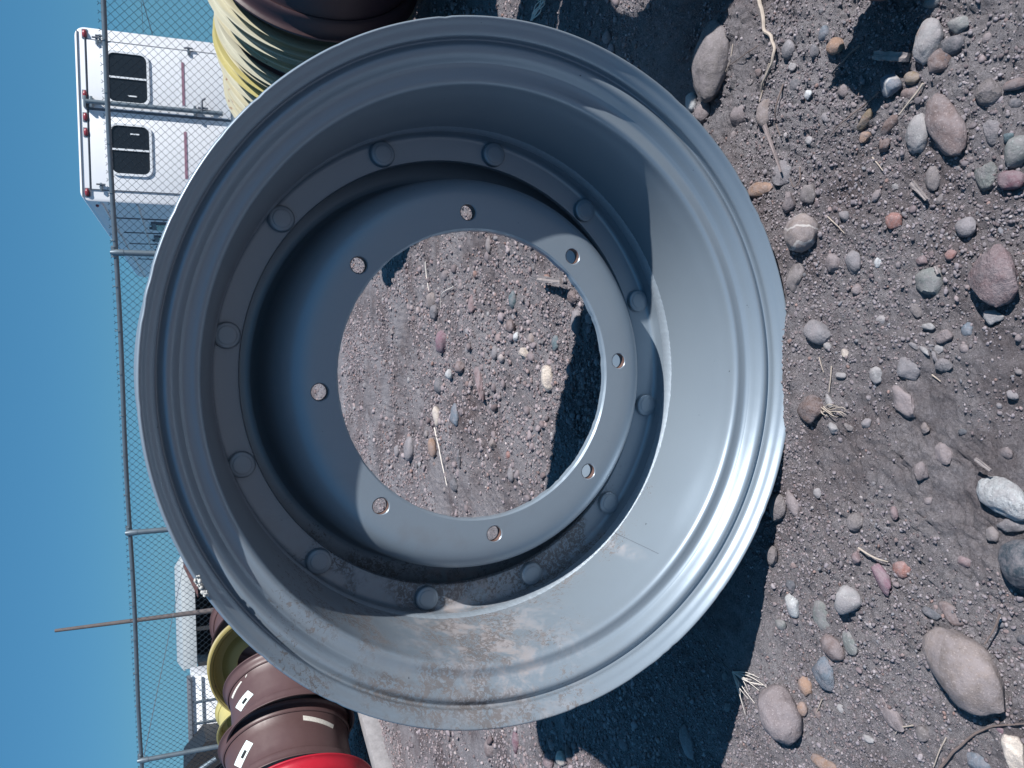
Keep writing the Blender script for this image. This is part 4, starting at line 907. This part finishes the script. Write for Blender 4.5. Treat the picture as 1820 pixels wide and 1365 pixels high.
# twisted barbs above the rail
paths = []
zt = ZG+nh*hstep
for i in range(nw):
    s = (i+(.5 if nh % 2 else 0))*pitch
    p = fd*s+Vector((0, 0, zt-.012)); q = p+Vector((0, 0, .022)); 
    paths.append([p, q, q+fd*.014+Vector((0, 0, .014))]); paths.append([p, q, q-fd*.014+Vector((0, 0, .012))])
for p_ in paths:
    V_, F_, T_ = tube_np(p_, .0027, 4); o_ = len(VV); VV += [tuple(v) for v in V_]; FF += [tuple(int(k)+o_ for k in f) for f in F_]
me = bpy.data.meshes.new('wire_mesh'); me.from_pydata(VV, [], FF); me.update(); mk('wire_mesh', me, WIRE, fence)
def rel(p): return p-fo
tube('top_rail', [rel(fA+fd*t)+Vector((0, 0, -.012+.006*math.sin(t*2.1))) for t in np.arange(s_start, s_end+.1, .25)], .0215, GALV, fence, 14)
def fence_s_at(py):
    """distance along the fence of photo row py on the rail"""
    best = min(((abs(t_), s) for s in np.arange(s_start, s_end, .01) for t_ in [(682.5-F*(lambda v: v.dot(rt)/v.dot(fw))(fA+fd*s-CAM))-py]), key=lambda q: q[0]); return best[1]
sp = [fence_s_at(447), fence_s_at(943)]; gap = sp[1]-sp[0]
print('fence len', round(flen, 2), 'HF', round(HF, 2), 'posts', [round(q, 2) for q in sp], 'camh', round(CAMH, 2))
for s in (sp[0]-gap, sp[0], sp[1], sp[1]+gap):
    if not (s_start < s < s_end): continue
    b = rel(fA+fd*s+fn*.045); b.z = -.1
    tube('post', [b+Vector((0, 0, z)) for z in (0, .6, 1.2, HF-.06+.1)], .027, GALV, fence, 14)
    tube('post_cap', [b+Vector((0, 0, z)) for z in (HF-.08+.1, HF-.02+.1, HF+.03+.1)], [.031, .031, .018], GALV, fence, 14)
    tube('rail_clamp', [rel(fA+fd*(s-.05)), rel(fA+fd*(s+.05))], .026, GALV, fence, 12)
ties = []
for s in np.arange(s_start+.2, s_end, .42):
    c = rel(fA+fd*s); ties.append([c+Vector((0, 0, .026*math.cos(a)))+fn*(.026*math.sin(a))+fd*(a*.003) for a in np.linspace(0, 2*PI, 12)])
tubes('tie_wires', ties, .003, GALV, fence, 4)
# ------------------------------------------------------------------ white trailer
TLd = at_z(312, 588, CAMH+.001)-CAM; Lv = Vector((TLd.x, TLd.y, 0)).normalized(); Wv = Vector((Lv.y, -Lv.x, 0))
P0 = at_d(143, 357, 9.9); TH = P0.z
# right top corner: ray into the vertical rear plane
def rear(px, py, off=0):
    d = ray(px, py); t = (P0-Lv*off-CAM).dot(Lv)/d.dot(Lv); q = CAM+d*t-P0; return q.dot(Wv), q.z     # (across, height rel. top)
TW, _ = rear(145, 47); TLEN = 15; TB = .45
print('trailer w', round(TW, 2), 'top', round(TH, 2))
tm = Matrix((Wv, Lv, Vector((0, 0, 1)))).transposed().to_4x4(); tm.translation = Vector((P0.x, P0.y, 0))
TR = empty('horse_trailer', mat=tm); tag(TR, 'white horse trailer with two rear doors and dark windows behind the fence', 'trailer')
b = bmesh.new(); addbox(b, (TW/2, TLEN/2, (TH+TB)/2), (TW, TLEN, TH-TB))
es = [e for e in b.edges if (abs(e.verts[0].co.y-e.verts[1].co.y) > 1 and e.verts[0].co.z > TH-.01)]
bmesh.ops.bevel(b, geom=es, offset=.11, segments=6, affect='EDGES', profile=.5)
es = [e for e in b.edges if all(v.co.z > TB+.05 or abs(v.co.y) < .01 or True for v in e.verts) and max(v.co.y for v in e.verts) < .01]
bmesh.ops.bevel(b, geom=es, offset=.02, segments=2, affect='EDGES', profile=.5)
mk('body', b, WHITE, TR, sharp=35)
def rq(px, py): s, z = rear(px, py); return s, TH+z
def rbox(name, s0, s1, z0, z1, th, mat, parent=TR, bev=0, y=0):
    return box(name, ((s0+s1)/2, -th/2+y, (z0+z1)/2), (abs(s1-s0), th, abs(z1-z0)), mat, parent, bev)
def rbox_px(name, x0, y0, x1, y1, th, mat, parent=TR, bev=0, y=0):
    (s0, z0), (s1, z1) = rq(x0, y0), rq(x1, y1); return rbox(name, s0, s1, z0, z1, th, mat, parent, bev, y)
def rr_window(parent, s0, s1, z0, z1):
    def rrect(s0, s1, z0, z1, r, n=6):
        P = []
        for cx_, cz_, a0 in ((s1-r, z1-r, 0), (s0+r, z1-r, PI/2), (s0+r, z0+r, PI), (s1-r, z0+r, 1.5*PI)):
            P += [(cx_+r*math.cos(a0+PI/2*k/n), cz_+r*math.sin(a0+PI/2*k/n)) for k in range(n+1)]
        return P
    O = rrect(s0-.028, s1+.028, z0-.028, z1+.028, .095); I = rrect(s0, s1, z0, z1, .075); n = len(O)
    bb = bmesh.new(); vo = [bb.verts.new((x, -.036, z)) for x, z in O]; vi = [bb.verts.new((x, -.036, z)) for x, z in I]; vb = [bb.verts.new((x, -.016, z)) for x, z in O]; vc = [bb.verts.new((x, -.016, z)) for x, z in I]
    for i in range(n):
        j = (i+1) % n; bb.faces.new((vo[i], vo[j], vi[j], vi[i])); bb.faces.new((vo[i], vb[i], vb[j], vo[j])); bb.faces.new((vi[i], vi[j], vc[j], vc[i]))
    bmesh.ops.recalc_face_normals(bb, faces=bb.faces)
    f = mk('window', bb, WHITE2, parent, sharp=40)
    bb = bmesh.new(); vi = [bb.verts.new((x, -.022, z)) for x, z in I]; bb.faces.new(vi); bmesh.ops.recalc_face_normals(bb, faces=bb.faces); mk('pane', bb, GLASS, f)
    return f
S0, Z0 = rq(175, 330); S1, Z1 = rq(175, 72)
zt_door = TH-.13; zb_door = TB+.05; sc = rq(190, 196)[0]
for k, (a, b_) in enumerate(((rq(200, 338)[0], sc-.015), (sc+.015, rq(200, 76)[0]))):
    d = rbox('door', a, b_, zb_door, zt_door, .016, WHITE, TR, .005)
    rbox('door_seal', a-.012, a, zb_door, zt_door+.012, .011, GREYM, d); rbox('door_seal', b_, b_+.012, zb_door, zt_door+.012, .011, GREYM, d)
    rbox('door_seal', a, b_, zt_door, zt_door+.012, .011, GREYM, d)
# windows as seen: second (lower in the photo) then first
for (x0, y0, x1, y1) in ((199, 308, 266, 228), (192, 180, 261, 101)):
    s0, z1 = rq((x0+4), y0); s1, _z = rq((x1-4), y1); _s, zt_ = rq(x0, (y0+y1)/2); _s, zb_ = rq(x1, (y0+y1)/2)
    f = rr_window(TR, min(s0, s1), max(s0, s1), min(zt_, zb_), max(zt_, zb_)); ms = (s0+s1)/2
    rbox('sash_bar', ms-.011, ms+.011, min(zt_, zb_)+.005, max(zt_, zb_)-.005, .012, WHITE2, f, 0, -.024)
    sl0 = s0+.07 if y0 < 200 else s1-.10
    rbox('window_latch', sl0, sl0+.015, (zt_+zb_)/2-.1, (zt_+zb_)/2, .006, WHITE2, f, 0, -.023)
# drip rail across the top
rbox('drip_rail', .06, TW-.06, TH-.112, TH-.104, .02, GREYM); rbox('drip_rail', .05, TW-.05, TH-.03, TH-.022, .012, GREYM)
# marker lights
for (x, y) in ((150, 60), (151, 168), (152, 208), (153, 235), (155, 342)):
    s, z = rq(x, y); bb = bmesh.new(); bmesh.ops.create_uvsphere(bb, u_segments=16, v_segments=8, radius=1, matrix=Matrix.Translation((s, -.012, min(z, TH-.045)))@Matrix.Diagonal((.050, .028, .026, 1)))
    lt = mk('marker_light', bb, REDL, TR, smooth=True)
    rbox('light_base', s-.055, s+.055, min(z, TH-.045)-.03, min(z, TH-.045)+.03, .008, GREYM, lt, .002)
bb = bmesh.new(); bmesh.ops.create_uvsphere(bb, u_segments=12, v_segments=8, radius=1, matrix=Matrix.Translation((-.01, .28, TH-.16))@Matrix.Diagonal((.02, .05, .02, 1))); mk('marker_light', bb, REDL, TR, smooth=True)
# reflective strips
rbox_px('reflective_strip', 324, 188, 326.5, 112, .022, REDT); rbox_px('reflective_strip', 329, 318, 331.5, 235, .022, REDT)
rbox_px('drip_groove', 320, 190, 321.5, 102, .019, WHITE2)
# lock rod with handle
sr, _ = rq(190, 186); bb = []
rod = [Vector((sr, -.075, z)) for z in (TH-.10, TH-.5, TH-1.0, .6)]
tube('lock_rod', rod, .028, GALV, TR, 12)
for z in (TH-.09, TH-.16, TH-1.32): box('rod_bracket', (sr, -.045, z), (.13, .09, .03), GALV, TR, .004)
sh, zh = rq(358, 170); tubes('lock_handle', [[Vector((sr, -.09, zh)), Vector((sr+.05, -.11, zh)), Vector((sr+.13, -.11, zh+.0)), Vector((sr+.16, -.11, zh-.04))], [Vector((sr+.04, -.10, zh+.05)), Vector((sr+.04, -.10, zh-.07))]], .014, GREYM, TR, 8)
# hinges
for (x, y) in ((172, 73), (335, 92), (180, 333), (178, 70)):
    s, z = rq(x, y); z = TH+rear(x, y)[1]
    box('hinge', (s, -.03, z), (.10, .018, .028), GALV, TR, .003); tube('hinge_pin', [Vector((s+.03, -.042, z-.05)), Vector((s+.03, -.042, z+.05))], .011, GREYM, TR, 8)
# side: mouldings and drop-down windows in shade
box('side_moulding', (-.012, TLEN/2, TH-.22), (.024, TLEN-.1, .03), WHITE2, TR, .003)
box('side_moulding', (-.012, TLEN/2, TH-.62), (.018, TLEN-.1, .02), WHITE2, TR, .003)
for k, yy in enumerate((2.2, 4.0, 5.8, 7.6, 9.2)):
    w_ = .85
    f = box('window', (-.012, yy, TH-.98), (.03, w_, .50), GREYM, TR, .006); box('pane', (-.030, yy, TH-.98), (.012, w_-.12, .36), GLASS, f)
    box('window_latch', (-.045, yy, TH-.72), (.03, .10, .04), GREYM, f); box('side_seam', (-.008, yy-.75, (TH+TB)/2-.1), (.014, .025, TH-TB-.4), GREYM, TR)
box('bumper', (TW/2, -.10, TB-.02), (TW*.96, .14, .10), GALV, TR, .01)
for yy in (4.6, 5.5):
    for xx in (.14, TW-.14):
        bb = bmesh.new(); bmesh.ops.create_cone(bb, cap_ends=True, segments=40, radius1=.38, radius2=.38, depth=.24, matrix=Matrix.Translation((xx, yy, .38))@Matrix.Rotation(PI/2, 4, 'Y'))
        bmesh.ops.bevel(bb, geom=[e for e in bb.edges], offset=.03, segments=3, affect='EDGES'); wh = mk('wheel', bb, TYRE, TR, sharp=40)
        bb = bmesh.new(); bmesh.ops.create_cone(bb, cap_ends=True, segments=32, radius1=.2, radius2=.18, depth=.26, matrix=Matrix.Translation((xx, yy, .38))@Matrix.Rotation(PI/2, 4, 'Y')); mk('hub', bb, GALV, wh, sharp=40)
box('chassis', (TW/2, TLEN/2, TB-.05), (TW*.8, TLEN*.96, .12), BLACK, TR)
# ------------------------------------------------------------------ background yard: shed, white truck box, hut, pole, cables
def frame_at(px, py, depth, yaw):
    p = at_d(px, py, depth); yv = dirv(yaw); xv = Vector((yv.y, -yv.x, 0)); m = Matrix((xv, yv, Vector((0, 0, 1)))).transposed().to_4x4(); m.translation = (p.x, p.y, float(height(p.x, p.y))); return m, p
def loc_of(m, px, py, yoff=0):
    inv = m.inverted(); o_ = inv@CAM; d = inv.to_3x3()@ray(px, py); t = (yoff-o_.y)/d.y; q = o_+d*t; return q.x, q.z
SHG = simple('shed_grey_metal', (.40, .44, .46), .6, .1, .12, 3, 0); SHD = simple('shed_inside', (.02, .022, .026), .9, 0, .2, 3, 0); SHB = simple('shed_brown_roof', (.13, .07, .07), .8, 0, .3, 5, .1)
m, p = frame_at(330, 1110, 26, -14); SH = empty('open_shed', mat=m); tag(SH, 'low open fronted shed with a pale fascia and dark bay beyond the fence', 'shed')
xl, zt_ = loc_of(m, 326, 1190); xr, _z = loc_of(m, 326, 990); _x, zf = loc_of(m, 348, 1100); 
box('fascia', ((xl+xr)/2, 0, (zt_+zf)/2), (xr-xl, .12, zt_-zf), SHG, SH, .01)
box('roof', ((xl+xr)/2, 3.1, zt_+.08), (xr-xl+.1, 6.1, .06), SHG, SH, .01, Matrix.Rotation(.04, 3, 'X'))
box('back_wall', ((xl+xr)/2, 6, zf/2), (xr-xl-.1, .1, zf), SHD, SH); box('side_wall', (xl+.05, 3, zf/2-.01), (.1, 5.7, zf-.04), SHG, SH); box('side_wall', (xr-.05, 3, zf/2-.01), (.1, 5.7, zf-.04), SHG, SH)
for t in (.0, .33, .66, 1): box('post', (xl+.08+(xr-xl-.16)*t, 0, zf/2-.01), (.12, .10, zf-.03), SHD, SH)
gb = bmesh.new(); x0, z0 = loc_of(m, 326, 1008, -.1); x1, z1 = loc_of(m, 352, 1062, -.1); q = [(x0+.9, z0), (x0, z0), (x1, z1), (x0+.9, z1)]
va = [gb.verts.new((x, -.16, z)) for x, z in q]; vb_ = [gb.verts.new((x, -.09, z)) for x, z in q]; gb.faces.new(va); gb.faces.new(vb_[::-1])
for i in range(4): gb.faces.new((va[i], vb_[i], vb_[(i+1) % 4], va[(i+1) % 4]))
bmesh.ops.recalc_face_normals(gb, faces=gb.faces); mk('gable', gb, SHB, SH)
m, p = frame_at(345, 1262, 20, -14); TK = empty('white_truck_box', mat=m); tag(TK, 'white box body with grey framing beside the shed beyond the fence', 'truck body')
xl, zt_ = loc_of(m, 343, 1322); xr, _z = loc_of(m, 343, 1203)
box('box_body', ((xl+xr)/2, 2, zt_/2+.2), (xr-xl, 4, zt_-.4), WHITE, TK, .02)
box('top_frame', ((xl+xr)/2, -.03, zt_+.05), (xr-xl+.1, .12, .10), GREYM, TK, .01)
for xx in (xl+.3*(xr-xl), xl+.62*(xr-xl)): box('frame_bar', (xx, -.02, zt_/2+.2), (.035, .05, zt_-.45), GALV, TK)
for k in (.25, .6, 1.0): box('frame_bar', ((xl+xr)/2, -.035, zt_-k), (xr-xl-.05, .03, .03), GALV, TK)
box('under_frame', ((xl+xr)/2, 2, .28), (xr-xl-.2, 3.8, .2), BLACK, TK)
m, p = frame_at(360, 1350, 17, -14); HU = empty('dark_hut', mat=m); tag(HU, 'black pitched roof hut at the bottom left corner beyond the fence', 'hut')
x0, z0 = loc_of(m, 388, 1318); x1, z1 = loc_of(m, 366, 1318); x2, z2 = loc_of(m, 326, 1368)
gb = bmesh.new(); q = [(x0+.02, .1), (x0+.02, z0), (x1, z1), (x2, z2), (x2-(x1-x2), z1), (x2-(x1-x2), .1)]
va = [gb.verts.new((x, 0, z)) for x, z in q]; vb_ = [gb.verts.new((x, 3, z)) for x, z in q]; gb.faces.new(va); gb.faces.new(vb_[::-1])
for i in range(6): gb.faces.new((va[i], vb_[i], vb_[(i+1) % 6], va[(i+1) % 6]))
bmesh.ops.recalc_face_normals(gb, faces=gb.faces); mk('walls', gb, BLACK, HU)
xa, za = loc_of(m, 322, 1362, -.2); xb, zb = loc_of(m, 384, 1348, -.2)
tube('eave_pipe', [Vector((xa-.3, -.2, za)), Vector((xb+.0, -.2, zb))], .05, GALV, HU, 10)
ptop = at_d(98, 1121, 22); pbot = at_d(330, 1091, 22.5); 
gz = float(height(pbot.x, pbot.y)); dv = (ptop-pbot).normalized(); pb2 = pbot-dv*((pbot.z-gz)/dv.z)
pl = tube('utility_pole', [pb2.lerp(ptop, t) for t in np.linspace(0, 1, 12)], [.075-.03*t for t in np.linspace(0, 1, 12)], simple('weathered_pole', (.10, .085, .085), .8, 0, .3, 8, .2), None, 12); tag(pl, 'tall thin dark weathered pole leaning up into the sky beyond the fence', 'pole')
def cable(a, b, sag, r, label):
    P = [a.lerp(b, t)-Vector((0, 0, sag*4*t*(1-t))) for t in np.linspace(0, 1, 30)]; o = tube('cable', P, r, GREYM, None, 5); tag(o, label, 'cable')
cable(at_d(330, 985, 24), at_d(240, 1420, 16), .0, .008, 'thin cable slanting down past the tall dark pole')
cable(at_d(236, -60, 18), at_d(275, 75, 24), .0, .011, 'thin cable slanting behind the trailer roof at the top')
cable(at_d(247, -60, 19), at_d(256, 75, 25), .0, .006, 'fainter cable beside the slanting one above the trailer')
